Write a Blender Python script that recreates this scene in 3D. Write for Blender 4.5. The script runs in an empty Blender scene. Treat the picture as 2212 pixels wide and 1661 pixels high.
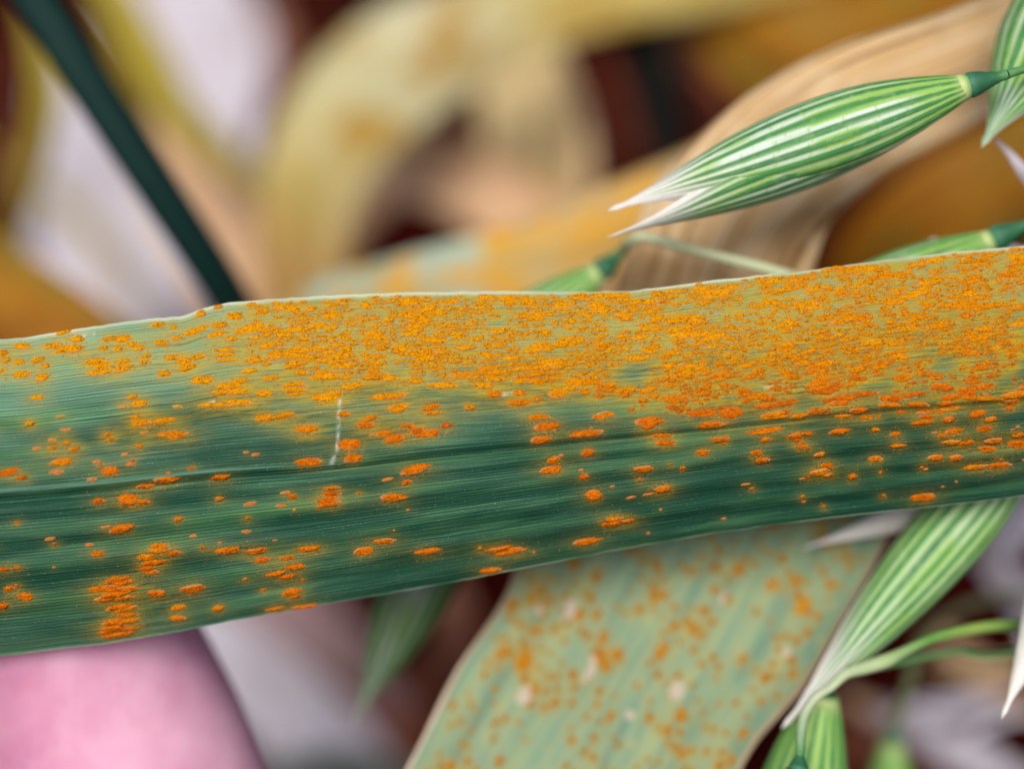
import bpy, math, random
import numpy as np
from mathutils import Vector, Matrix

# ------------------------------------------------------------------ camera, sky, sun, exposure
scene = bpy.context.scene
MM = 0.001
PITCH = math.radians(46)
FOC = 84.6                                   # focus distance, mm
F_ = np.array([0, math.cos(PITCH), -math.sin(PITCH)])
U_ = np.array([0, math.sin(PITCH), math.cos(PITCH)])
R_ = np.array([1.0, 0, 0])
CAM = np.array([0, 0, 200.0]) - 84.0 * F_    # the leaf is held 20 cm above the soil
camd = bpy.data.cameras.new('camera'); cam = bpy.data.objects.new('camera', camd)
scene.collection.objects.link(cam); scene.camera = cam
cam.location = Vector(CAM * MM)
cam.rotation_euler = (math.pi / 2 - PITCH, 0, 0)
camd.sensor_fit = 'HORIZONTAL'; camd.sensor_width = 36; camd.lens = 50
camd.clip_start = 0.002; camd.clip_end = 200
camd.dof.use_dof = True; camd.dof.focus_distance = FOC * MM; camd.dof.aperture_fstop = 8.6

SUN_EL, SUN_AZ = math.radians(62), math.radians(200)     # azimuth measured from +Y
w = bpy.data.worlds.new('World'); scene.world = w; w.use_nodes = True
nt = w.node_tree
sky = nt.nodes.new('ShaderNodeTexSky'); sky.sky_type = 'NISHITA'; sky.sun_disc = False
sky.sun_elevation = SUN_EL; sky.sun_rotation = SUN_AZ
sky.air_density = 0.8; sky.dust_density = 4.0; sky.ozone_density = 0.6
nt.links.new(sky.outputs[0], nt.nodes['Background'].inputs[0])
nt.nodes['Background'].inputs[1].default_value = 0.05
sd = bpy.data.lights.new('sun', 'SUN'); sun = bpy.data.objects.new('sun', sd); scene.collection.objects.link(sun)
sd.energy = 1.5; sd.angle = math.radians(28); sd.color = (1, .95, .87)
sdir = Vector((math.sin(SUN_AZ) * math.cos(SUN_EL), math.cos(SUN_AZ) * math.cos(SUN_EL), math.sin(SUN_EL)))
sun.rotation_euler = sdir.to_track_quat('Z', 'Y').to_euler(); sun.location = sdir * 1.0
scene.view_settings.view_transform = 'Standard'; scene.view_settings.look = 'None'
scene.view_settings.exposure = 1.08; scene.view_settings.gamma = 1.0
scene.view_settings.use_curve_mapping = False
scene.cycles.use_denoising = True
scene.cycles.max_bounces = 6

rng = np.random.default_rng(7); random.seed(7)
C = scene.collection

# ------------------------------------------------------------------ helpers
K = 0.72 / 2212.0                            # picture units (2212 across) per mm of depth
def P(x, y, d):                              # picture point + depth along the view axis -> mm in the place
    x = np.asarray(x, float); y = np.asarray(y, float); d = np.asarray(d, float)
    return CAM + d[..., None] * (F_ + ((x - 1106) * K)[..., None] * R_ - ((y - 830.5) * K)[..., None] * U_)
def ground_depth(x, y, z=0.0):
    v = F_ + (x - 1106) * K * R_ - (y - 830.5) * K * U_
    return (z - CAM[2]) / v[2]

def nrm(a): return a / np.maximum(np.linalg.norm(a, axis=-1, keepdims=True), 1e-12)

def empty(name, base, label, cat, group=None):
    o = bpy.data.objects.new(name, None); C.objects.link(o)
    o.empty_display_size = .003; o.location = Vector(np.asarray(base, float) * MM)
    o['label'] = label; o['category'] = cat
    if group: o['group'] = group
    return o

def mesh(name, V, Fc, mat, parent=None, base=(0, 0, 0), uv=None, attrs=None, smooth=True, kind=None):
    V = (np.asarray(V, float).reshape(-1, 3) - np.asarray(base, float)) * MM
    me = bpy.data.meshes.new(name)
    if isinstance(Fc, np.ndarray):
        n, k = Fc.shape
        me.vertices.add(len(V)); me.vertices.foreach_set('co', V.astype(np.float32).ravel())
        me.loops.add(n * k); me.loops.foreach_set('vertex_index', Fc.astype(np.int32).ravel())
        me.polygons.add(n); me.polygons.foreach_set('loop_start', np.arange(0, n * k, k, dtype=np.int32))
        me.update(calc_edges=True); me.validate()
    else:
        me.from_pydata(V.tolist(), [], Fc)
    if smooth: me.polygons.foreach_set('use_smooth', np.ones(len(me.polygons), bool))
    li = np.empty(len(me.loops), np.int32); me.loops.foreach_get('vertex_index', li)
    if uv is not None:
        l = me.uv_layers.new(name='UVMap'); l.data.foreach_set('uv', np.asarray(uv, np.float32).reshape(-1, 2)[li].ravel())
    for k_, a in (attrs or {}).items():
        a = np.asarray(a, np.float32)
        if a.ndim == 2:
            at = me.attributes.new(k_, 'FLOAT_COLOR', 'POINT')
            if a.shape[1] == 3: a = np.c_[a, np.ones(len(a))]
            at.data.foreach_set('color', a.astype(np.float32).ravel())
        else:
            at = me.attributes.new(k_, 'FLOAT', 'POINT'); at.data.foreach_set('value', a.ravel())
    if mat: me.materials.append(mat)
    o = bpy.data.objects.new(name, me); C.objects.link(o)
    if parent: o.parent = parent
    else: o.location = Vector(np.asarray(base, float) * MM)
    if kind: o['kind'] = kind
    return o

def grid_faces(n, m, wrap=False):
    i, j = np.meshgrid(np.arange(n - 1), np.arange(m if wrap else m - 1), indexing='ij')
    j2 = (j + 1) % m
    return np.stack([i * m + j, (i + 1) * m + j, (i + 1) * m + j2, i * m + j2], -1).reshape(-1, 4)

def catmull(pts, n):
    p = np.asarray(pts, float); p = np.vstack([2 * p[0] - p[1], p, 2 * p[-1] - p[-2]])
    out = []; m = len(p) - 3
    for t in np.linspace(0, m - 1e-6, n):
        i = int(t); f = t - i; a, b, c, d = p[i:i + 4]
        out.append(.5 * (2 * b + (c - a) * f + (2 * a - 5 * b + 4 * c - d) * f * f + (3 * b - a - 3 * c + d) * f ** 3))
    return np.array(out)

def vnoise(x, y, seed=0):                    # smooth value noise, vectorised
    xi = np.floor(x).astype(int); yi = np.floor(y).astype(int); fx = x - xi; fy = y - yi
    def h(a, b):
        n = (a * 374761393 + b * 668265263 + seed * 974711) & 0x7fffffff
        n = ((n ^ (n >> 13)) * 1274126177) & 0x7fffffff
        return ((n ^ (n >> 16)) & 0xffff) / 65535.0
    fx = fx * fx * (3 - 2 * fx); fy = fy * fy * (3 - 2 * fy)
    return (h(xi, yi) * (1 - fx) + h(xi + 1, yi) * fx) * (1 - fy) + (h(xi, yi + 1) * (1 - fx) + h(xi + 1, yi + 1) * fx) * fy

def sstep(a, b, x):
    t = np.clip((x - a) / (b - a), 0, 1); return t * t * (3 - 2 * t)

# ------------------------------------------------------------------ materials
class NT:
    def __init__(s, name):
        s.m = bpy.data.materials.new(name); s.m.use_nodes = True; s.t = s.m.node_tree
        s.b = s.t.nodes['Principled BSDF']; s.out = s.t.nodes['Material Output']
    def n(s, typ, **kw):
        o = s.t.nodes.new(typ)
        for k, v in kw.items(): setattr(o, k, v)
        return o
    def l(s, a, b): s.t.links.new(a, b)
    def val(s, sock, v):
        if hasattr(v, 'node'): s.l(v, sock)
        elif isinstance(v, (tuple, list)) and len(v) == 3 and sock.type == 'RGBA': sock.default_value = (*v, 1)
        else: sock.default_value = v
    def mix(s, f, a, b, mode='MIX'):
        o = s.n('ShaderNodeMix', data_type='RGBA', blend_type=mode)
        s.val(o.inputs[0], f); s.val(o.inputs[6], a); s.val(o.inputs[7], b); return o.outputs[2]
    def math(s, op, a, b=0.0, c=0.0, clamp=False):
        o = s.n('ShaderNodeMath', operation=op, use_clamp=clamp)
        s.val(o.inputs[0], a); s.val(o.inputs[1], b); s.val(o.inputs[2], c); return o.outputs[0]
    def uvmap(s, sx, sy, ox=0.0):
        u = s.n('ShaderNodeUVMap'); mp = s.n('ShaderNodeMapping')
        mp.inputs['Scale'].default_value = (sx, sy, 1); mp.inputs['Location'].default_value = (ox, ox * .37, 0)
        s.l(u.outputs[0], mp.inputs[0]); return mp.outputs[0]
    def pos(s, sc):
        g = s.n('ShaderNodeNewGeometry'); mp = s.n('ShaderNodeMapping'); mp.inputs['Scale'].default_value = (sc, sc, sc)
        s.l(g.outputs['Position'], mp.inputs[0]); return mp.outputs[0]
    def noise(s, vec, detail=3.0, rough=.55, scale=1.0):
        o = s.n('ShaderNodeTexNoise'); s.l(vec, o.inputs['Vector'])
        o.inputs['Scale'].default_value = scale; o.inputs['Detail'].default_value = detail; o.inputs['Roughness'].default_value = rough
        return o.outputs['Fac']
    def ramp(s, f, lo, hi, a=0.0, b=1.0):
        o = s.n('ShaderNodeMapRange'); s.val(o.inputs[0], f)
        for i, v in zip((1, 2, 3, 4), (lo, hi, a, b)): o.inputs[i].default_value = v
        return o.outputs[0]
    def attr(s, name, col=False):
        o = s.n('ShaderNodeAttribute', attribute_name=name); return o.outputs['Color'] if col else o.outputs['Fac']
    def bump(s, h, dist_mm, strength=1.0):
        o = s.n('ShaderNodeBump'); s.l(h, o.inputs['Height']); o.inputs['Distance'].default_value = dist_mm * MM
        o.inputs['Strength'].default_value = strength; s.l(o.outputs[0], s.b.inputs['Normal']); return o.outputs[0]
    def finish(s, col, rough=.5, spec=.4, trans=0.0, tcol=None):
        s.val(s.b.inputs['Base Color'], col); s.val(s.b.inputs['Roughness'], rough); s.val(s.b.inputs['Specular IOR Level'], spec)
        if trans:
            tr = s.n('ShaderNodeBsdfTranslucent'); s.val(tr.inputs[0], tcol if tcol is not None else col)
            mx = s.n('ShaderNodeMixShader'); mx.inputs[0].default_value = trans
            s.l(s.b.outputs[0], mx.inputs[1]); s.l(tr.outputs[0], mx.inputs[2]); s.l(mx.outputs[0], s.out.inputs[0])
        return s.m

def mat_blade():
    s = NT('rusted_blade')
    st1 = s.noise(s.uvmap(.035, 4.6), 4, .65)             # broad vein streaks
    st2 = s.noise(s.uvmap(.10, 14.0, 3.0), 3, .6)        # fine veins
    cells = s.noise(s.uvmap(9.0, 15.0, 5.0), 2, .5)      # rows of stomata
    patch = s.noise(s.uvmap(.07, .75, 9.0), 4, .6)
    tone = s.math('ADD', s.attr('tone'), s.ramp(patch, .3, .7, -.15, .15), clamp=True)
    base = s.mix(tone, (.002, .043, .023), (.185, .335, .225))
    base = s.mix(s.ramp(patch, .50, .70, 0, .5), base, (.045, .17, .025))
    base = s.mix(s.ramp(st1, .40, .27, 0, .7), base, (.002, .026, .032))
    base = s.mix(s.math('MULTIPLY', s.ramp(st1, .60, .76, 0, .6), s.math('ADD', tone, .2, clamp=True)), base, (.30, .47, .40))
    base = s.mix(s.math('MULTIPLY', s.ramp(st2, .52, .66, 0, .75), s.math('ADD', tone, .28, clamp=True)), base, (.17, .42, .24))
    base = s.mix(s.ramp(st2, .48, .34, 0, .62), base, (.006, .040, .028))
    base = s.mix(s.math('MULTIPLY', s.ramp(cells, .64, .74, 0, .6), s.ramp(st2, .45, .6, 0, 1)), base, (.60, .70, .60))
    uvn = s.n('ShaderNodeUVMap'); sep = s.n('ShaderNodeSeparateXYZ'); s.l(uvn.outputs[0], sep.inputs[0])
    wob = s.noise(s.uvmap(.05, .8, 6.0), 2, .5)
    rib = s.math('SINE', s.math('ADD', s.math('MULTIPLY', sep.outputs[1], 37.0), s.math('MULTIPLY', wob, 16.0)))
    base = s.mix(s.math('MULTIPLY', s.ramp(rib, 0, 1, 0, .36), s.math('ADD', tone, .20, clamp=True)), base, (.16, .40, .21))
    base = s.mix(s.ramp(rib, -.1, -1, 0, .24), base, (.003, .040, .026))
    halo = s.attr('halo')
    hz = s.math('MULTIPLY', halo, s.ramp(s.noise(s.uvmap(.55, 5.5, 2.0), 4, .65), .36, .60, .15, 1.05), clamp=True)
    base = s.mix(s.math('MULTIPLY', hz, .86), base, (.40, .285, .004))
    grain = s.noise(s.pos(9000), 2, .6)
    dust = s.math('MULTIPLY', s.ramp(grain, .50, .60, 0, 1), s.ramp(s.attr('dust'), .12, .85, 0, .92), clamp=True)
    base = s.mix(dust, base, (.52, .21, .003))
    base = s.mix(s.attr('edge'), base, (.66, .70, .54))
    base = s.mix(s.attr('scar'), base, (.70, .74, .66))
    s.bump(s.math('ADD', s.math('MULTIPLY', st1, .6), s.math('ADD', s.math('ADD', s.math('MULTIPLY', st2, .5), s.math('MULTIPLY', rib, .05)), s.math('MULTIPLY', grain, .25))), .10, .9)
    return s.finish(base, rough=s.ramp(st2, .3, .7, .55, .42), spec=.13)

def mat_pustule():
    s = NT('rust_spore_mass')
    g = s.noise(s.pos(8500), 3, .7); g2 = s.noise(s.pos(2200), 2, .5)
    oi = s.n('ShaderNodeObjectInfo').outputs['Random']
    base = s.mix(s.ramp(g2, .3, .7), (.46, .078, .002), (.62, .135, .003))
    base = s.mix(s.attr('yellow'), base, (.70, .315, .003))
    base = s.mix(s.ramp(g, .50, .34, 0, .8), base, (.17, .030, .001))  # crevice shade painted into the hollows of the grain
    base = s.mix(s.ramp(g, .56, .70, 0, .55), base, (.80, .33, .010))
    base = s.mix(s.attr('lip'), base, (.50, .25, .10))
    s.bump(g, .10, 1.0)
    return s.finish(base, rough=.85, spec=.05)

def mat_leaf(name, cols, streak=(.08, 1.6), trans=.25, rough=.55, spots=None, alen=None, veins=1.0, seed=0.0, patch=.2, spec=.12, halo=None, mott=.55):
    """cols: (dark, mid, light) of the tissue; alen: [(pos, colour)...] colour change along the leaf"""
    s = NT(name)
    n1 = s.noise(s.uvmap(streak[0], streak[1], seed), 4, .6); n2 = s.noise(s.uvmap(streak[0] * 2, streak[1] * 5, seed + 4), 3, .6)
    n3 = s.noise(s.uvmap(patch, patch * 1.8, seed + 7), 3, .5)
    base = s.mix(s.ramp(n1, .32, .5), cols[0], cols[1]); base = s.mix(s.ramp(n1, .5, .72), base, cols[2])
    if alen:
        r = s.n('ShaderNodeValToRGB'); s.l(s.math('ADD', s.attr('along'), s.ramp(n3, .2, .8, -.03, .03)), r.inputs[0])
        e = r.color_ramp.elements
        while len(e) < len(alen): e.new(.5)
        for el, (p_, c_) in zip(e, alen): el.position = p_; el.color = (*c_, 1)
        base = s.mix(.72, base, r.outputs[0])
    base = s.mix(s.ramp(n3, .5, .72, 0, .5), base, cols[2])
    base = s.mix(s.ramp(n2, .45, .3, 0, .55 * veins), base, cols[0])
    if spots:
        v = s.noise(s.uvmap(spots[0], spots[0] * 2.0, seed + 2), 3, .6)
        base = s.mix(s.ramp(v, spots[1], spots[1] + .1, 0, .9), base, spots[2])
    n4 = s.noise(s.uvmap(patch * .5, patch * 1.5, seed + 13), 3, .6)
    base = s.mix(s.ramp(n4, .52, .70, 0, mott), base, cols[0])
    if halo: base = s.mix(s.math('MULTIPLY', s.attr('halo'), s.ramp(n3, .25, .65, .35, .95)), base, halo)
    s.bump(s.math('ADD', n1, s.math('MULTIPLY', n2, .6)), .18, .8)
    return s.finish(base, rough=rough, spec=spec, trans=trans)

def mat_attr(name, rough=.45, trans=.2, spec=.4, nscale=4000, bump=.04):
    s = NT(name); g = s.noise(s.pos(nscale), 3, .6)
    base = s.mix(s.ramp(g, .35, .7, 0, .22), s.attr('col', True), (.55, .62, .5), 'MULTIPLY')
    if bump: s.bump(g, bump, .7)
    return s.finish(base, rough=rough, spec=spec, trans=trans)

def mat_skin():
    s = NT('skin')
    n = s.noise(s.pos(110), 3, .5); n2 = s.noise(s.pos(420), 4, .6)
    base = s.mix(s.ramp(n, .32, .68), (.54, .20, .35), (.78, .44, .58))
    base = s.mix(s.ramp(n2, .5, .75, 0, .22), base, (.80, .54, .68))
    base = s.mix(s.ramp(n2, .45, .28, 0, .25), base, (.55, .22, .32))
    mp = s.n('ShaderNodeMapping'); g_ = s.n('ShaderNodeNewGeometry'); s.l(g_.outputs['Position'], mp.inputs[0]); mp.inputs['Rotation'].default_value = (0, .7, .3); mp.inputs['Scale'].default_value = (420, 130, 220)
    st = s.noise(mp.outputs[0], 4, .6); base = s.mix(s.ramp(st, .50, .80, 0, .16), base, (.84, .58, .72)); base = s.mix(s.ramp(st, .48, .26, 0, .12), base, (.46, .14, .30))
    wv = s.n('ShaderNodeTexWave'); s.l(s.pos(900), wv.inputs[0]); wv.inputs['Scale'].default_value = .55
    wv.inputs['Distortion'].default_value = 5.0; wv.inputs['Detail Scale'].default_value = .25; wv.inputs['Detail'].default_value = 1
    s.bump(s.math('ADD', s.math('MULTIPLY', wv.outputs['Fac'], .10), s.math('ADD', n2, s.math('MULTIPLY', st, .4))), .07, .5)
    s.b.inputs['Subsurface Weight'].default_value = .7; s.b.inputs['Subsurface Scale'].default_value = .004
    s.b.inputs['Subsurface Radius'].default_value = (1, .35, .25)
    return s.finish(base, rough=.42, spec=.45)

def mat_soil():
    s = NT('soil'); a = s.noise(s.pos(60), 6, .65); b = s.noise(s.pos(420), 4, .6)
    base = s.mix(s.ramp(a, .35, .65), (.010, .0006, .0005), (.055, .0035, .0015))
    base = s.mix(s.ramp(b, .56, .75, 0, .6), base, (.07, .010, .004))
    s.bump(s.math('ADD', a, s.math('MULTIPLY', b, .4)), 7, 1.0)
    return s.finish(base, rough=.95, spec=.03)

M_BLADE = mat_blade(); M_PUST = mat_pustule(); M_OLD = mat_leaf('old_rust_spore_mass', ((.26, .09, .006), (.44, .19, .012), (.52, .27, .03)), (3, 3), 0, .85, spec=.03); M_SKIN = mat_skin(); M_SOIL = mat_soil()

# ------------------------------------------------------------------ ground
def build_ground():
    n = 120
    g = np.concatenate([-np.geomspace(30000, 700, 14), np.linspace(-650, 650, n), np.geomspace(700, 30000, 14)])
    X, Y = np.meshgrid(g, g + 300, indexing='ij')
    Z = 14 * (vnoise(X / 60, Y / 60, 3) - .5) + 6 * (vnoise(X / 17, Y / 17, 4) - .5)
    o = mesh('ground', np.stack([X, Y, Z], -1), grid_faces(len(g), len(g)), M_SOIL)
    o['kind'] = 'structure'; o['label'] = 'dark reddish brown soil beneath the oat plants'
build_ground()

# ------------------------------------------------------------------ the rusted leaf in focus
xs = lambda l: np.array(l, float)
TOP = xs([(-1400, 800), (-600, 770), (0, 733), (60, 728), (150, 714), (235, 699), (330, 688), (400, 682), (440, 666), (480, 656), (600, 645), (800, 633), (1000, 629),
          (1200, 629), (1350, 628), (1400, 622), (1550, 604), (1750, 583), (1900, 563), (2050, 545), (2212, 530), (2600, 490), (3300, 470), (3900, 540)])
MID = xs([(-1400, 1150), (-600, 1110), (0, 1065), (247, 1045), (444, 1021), (738, 1006), (814, 990), (1129, 957), (1366, 934), (1579, 917), (1816, 887), (2212, 858), (2600, 800), (3300, 700), (3900, 590)])
BOT = xs([(-1400, 1560), (-600, 1490), (0, 1418), (150, 1402), (300, 1382), (420, 1358), (560, 1332), (700, 1305), (800, 1290), (950, 1265), (1050, 1245), (1130, 1228), (1300, 1195),
          (1500, 1158), (1650, 1138), (1800, 1118), (1950, 1103), (2100, 1087), (2212, 1072), (2600, 1010), (3300, 830), (3900, 640)])
def ed(t, x): return np.interp(x, t[:, 0], t[:, 1])
def edges(x):
    wob = 2.2 * (vnoise(x / 55, x * 0, 11) - .5) + 1.6 * (vnoise(x / 17, x * 0, 12) - .5)
    sm = lambda t: (ed(t, x - 14) + ed(t, x) + ed(t, x + 14)) / 3
    smm = lambda t: (ed(t, x - 120) + ed(t, x - 60) + ed(t, x) + ed(t, x + 60) + ed(t, x + 120)) / 5
    return sm(TOP) + wob, smm(MID), smm(BOT) + wob * .8
def leaf_py(x, t):
    T, M, B = edges(x); return np.where(t >= 0, M + (T - M) * t, M + (M - B) * t)
def leaf_t(x, y):
    T, M, B = edges(x); return np.where(y <= M, (M - y) / (M - T), -(y - M) / (B - M))
def leaf_depth(x, t):
    d = 83.6 + np.where(t > 0, -.35 * np.abs(t) + 2.6 * t * t, .9 * np.abs(t) + 2.6 * t * t)
    d = d - 1.3 * sstep(500, -400, x) * 1.0 + .0006 * np.maximum(x - 1700, 0) ** 1 + .9 * sstep(2200, 3900, x) * 8
    d += .42 * np.exp(-((t + .05) / .034) ** 2) * 1.0                        # groove under the midrib
    d += .10 * np.sin(t * 30 + .0012 * x) * sstep(-.05, -.3, t)
    d += .16 * np.exp(-((t - .42) / .03) ** 2) * sstep(900, 300, x)
    d += .25 * (vnoise(x / 260, t * 3 + 20, 5) - .5)
    return d
def leaf_P(x, t): return P(x, leaf_py(x, t), leaf_depth(x, t))

# spots read off the photograph: crop origin, crop scale, (x, y, length, width[, pale])
CROPS = [
 ((0, 1100), .903, [(280,237,60,18),(95,297,70,25),(15,325,40,25),(25,360,40,22),(85,365,45,25),(165,358,55,25),(200,383,30,18),(95,420,75,30),(185,435,55,30),(5,405,25,18),
  (230,297,80,25),(290,310,90,30),(340,265,50,30),(330,310,60,30),(410,362,80,30),(445,380,70,30),(435,410,95,32),(535,365,65,22),(540,395,70,28),(480,265,60,20),(535,262,70,30),
  (575,290,40,22),(610,305,45,28),(455,305,30,20),(520,308,40,18),(690,203,55,22),(705,283,60,25),(770,262,40,22),(760,212,30,18),(880,155,45,32),(955,125,35,20),(850,230,100,30),
  (965,205,60,25),(950,243,70,28),(1030,165,60,35),(1100,115,40,18),(1160,140,40,25),(1060,230,60,30),(1110,215,80,40),(1010,265,45,25),(755,345,75,25),(810,365,55,35),(865,345,65,25),
  (820,393,70,25),(640,342,40,20),(630,370,35,20),(720,415,60,28),(890,445,80,35),(985,312,80,16),(985,335,85,16),(990,358,90,16),(1090,405,60,25),(1110,360,80,25),(1180,295,70,30),
  (1260,325,70,28),(1380,312,110,22),(1230,250,40,30),(1310,225,80,35),(1330,265,60,20),(1320,320,50,20),(1290,370,70,25),(1185,437,70,22),(1320,410,60,28),(1430,430,120,30),(1455,160,70,30),
  (1455,215,50,25),(1360,135,50,25),(1000,470,100,22),(1050,450,70,20),(970,495,80,25),(1040,495,80,30),(945,555,130,22),(1045,545,110,28),(1155,505,70,28),(1285,465,90,20),(1290,488,95,22),
  (1290,508,60,14),(1430,520,80,40),(1470,505,50,25),(165,520,45,20),(580,520,40,18),(610,550,65,28),(590,607,35,16),(615,635,75,32),(710,625,100,22),(765,685,110,28),(130,635,35,22),
  (285,662,40,14,1),(230,708,30,14,1),(230,740,35,18),(290,722,30,16),(325,748,45,18),(265,605,35,10,1),(160,745,30,16,1),(270,805,85,32),(250,850,50,18,1),(470,685,30,16),(485,705,25,16),
  (610,735,30,16),(545,772,25,14,1),(570,815,35,18,1),(480,845,65,35),(420,805,30,16,1),(405,882,35,16,1),(1160,610,80,30),(1245,600,90,22),(1340,660,85,30),(630,675,30,16,1),(775,562,40,14,1),
  (540,560,35,12,1),(1118,772,30,16,1),(40,850,80,32),(95,872,40,20),(1355,805,95,32),(725,882,90,32),(965,870,70,32),(635,910,70,22),(430,978,45,26),(560,965,75,35),(625,978,60,22),
  (560,985,60,20),(960,965,30,20),(1095,988,50,18,1),(1250,940,40,16,1),(1280,955,35,20),(1230,998,40,16,1),(780,1055,35,18),(1450,920,65,16),(1445,945,60,20),(1435,970,80,25),(1440,990,90,22),
  (530,1098,95,32),(460,1090,40,14,1),(845,1130,30,16,1),(1080,1110,35,14,1),(220,1143,40,20,1),(390,1168,35,18,1),(430,1207,55,24),(700,1172,65,25),(690,1195,70,22),(760,1203,60,22),
  (640,1222,70,25),(670,1245,90,28),(645,1270,60,22),(660,1288,60,18),(995,1193,100,28),(1120,1195,80,35),(1150,1233,55,24),(1350,1185,90,20),(1255,1225,60,22),(1290,1265,75,28),(1205,1293,75,22),
  (1260,1305,65,22),(1275,1375,75,30),(1290,1392,40,20),(20,1275,40,18),(75,1268,30,14),(10,1435,50,30),(110,1395,60,30),(40,1360,40,22),
  (510,1320,90,28),(540,1335,80,22),(470,1360,120,28),(540,1362,110,24),(500,1385,120,24),(460,1405,80,26),(540,1400,100,24),(520,1440,100,24),(550,1448,90,24),(550,1475,70,22),(510,1508,110,24),
  (560,1500,80,22),(500,1530,110,26),(560,1535,80,22),(520,1558,120,24),(470,1550,60,20),(690,1380,65,36),(840,1360,95,45),(780,1443,55,26),(775,1490,60,24),(955,1445,45,26),(1220,1445,40,16),
  (1330,1438,110,16),(1190,1450,50,10)]),
 ((1200, 1100), .7225, [(265,590,110,40),(80,650,60,35),(150,635,90,30),(470,645,175,38),(515,708,95,45),(700,705,90,35),(705,738,80,24),(220,742,65,32),(365,768,75,32),(340,805,80,30),(570,808,70,25),
  (440,850,80,35),(500,878,95,45),(620,835,70,40),(680,850,120,40),(780,805,50,30),(20,828,80,40),(250,910,115,50),(270,985,80,45),(910,705,55,32),(1045,632,80,40),(1185,627,70,34),(1175,680,110,42),
  (1275,665,50,24),(1390,630,90,50),(1285,762,105,34),(1330,812,120,45),(1295,885,90,42),(1640,752,100,38),(1550,850,150,38),(1890,785,130,50),(1885,815,60,25),(1950,860,95,30),(1975,900,80,30),
  (1555,955,65,34),(1370,995,70,35),(1355,1050,105,42),(1535,1085,50,30),(1855,1043,90,36),(1585,1190,75,55),(1960,1155,75,34),(1885,1183,50,18,1),(1790,1200,50,20,1),(610,1047,140,42),(460,1102,55,20,1),
  (565,1115,50,30),(490,1202,115,44),(440,1440,105,30),(40,1480,90,26),(330,1495,90,44),(680,1495,125,38),(1070,1480,130,32),(1130,1495,150,40),(1025,1598,115,32),(1545,1442,125,38),(1700,1318,90,26),
  (1690,1340,120,36),(1760,1328,80,26),(1540,620,60,34),(1620,645,55,22),(1860,668,50,26),(1770,612,120,34),(1925,645,50,28),(2030,660,120,40),(240,480,95,30),(400,540,160,34),(460,545,100,40),
  (610,560,80,30),(760,585,140,38),(870,530,130,34),(1060,515,120,28),(1055,552,110,26),(1265,488,220,26),(1450,470,180,22),(1250,530,190,26),(1290,560,100,36),(1525,565,150,36),(1600,570,70,30),(1820,435,130,34)]),
 ((2600, 950), .7226, [(30,1070,70,28),(40,1110,90,26),(340,1090,85,34),(590,1090,60,30),(815,1057,55,24),(580,1040,170,32),(990,1045,95,30),(640,960,140,40),(770,962,80,26),(1020,960,90,28),(1095,930,80,40),
  (1145,968,60,22),(870,935,90,34),(295,1008,140,38),(240,945,150,40),(400,945,110,60),(250,1160,65,32),(540,1162,55,30),(570,1203,70,30),(780,1130,40,26),(885,1172,55,30),(1190,1197,70,32),(1315,1122,80,24),
  (1300,1060,50,26),(1190,1035,40,20),(1330,940,45,20),(1460,940,80,24),(1470,965,70,22),(1450,995,110,26),(1540,940,40,20),(1590,980,60,30),(1620,1045,85,30),(1560,1068,50,22),(1610,1105,90,30),(1690,1108,85,34),
  (1750,950,80,40),(1820,980,60,30),(1785,1030,70,30),(1835,1095,90,34),(1800,1140,85,36),(1970,1065,60,30),(1965,1115,100,46),(1930,880,80,40),(1930,915,50,24),(1520,1190,75,32),(1630,1190,65,30),(1740,1240,110,34),
  (1860,1232,120,36),(925,1232,65,26),(880,1268,90,40),(925,1283,55,26),(1065,1290,45,40),(30,1360,70,34),(480,1335,45,18,1),(1455,1405,115,46),(905,828,120,30),(1020,860,140,34),(1130,840,150,30),(1000,890,100,30),
  (1280,865,110,34),(1390,845,140,30),(1270,900,110,26),(1420,900,110,26),(1540,800,90,38),(1600,860,90,34),(1690,845,90,34),(1760,865,180,28),(1580,890,70,24),(110,870,130,32),(240,840,90,26),(490,875,60,26),
  (690,890,120,34),(600,905,130,30)])]
D = 2212 / 4048
SP = []                                       # x, y, length, width, pale   (picture units)
for (ox, oy), sc, L in CROPS:
    for e in L:
        SP.append(((ox + e[0] * sc) * D, (oy + e[1] * sc) * D, e[2] * sc * D, e[3] * sc * D, e[4] if len(e) > 4 else 0))
LOWB = xs([(540, 800), (640, 815), (800, 835), (1000, 835), (1150, 830), (1300, 865), (1450, 890), (1550, 905), (1700, 895), (1900, 880), (2212, 858), (2800, 800), (3300, 690)])
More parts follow.
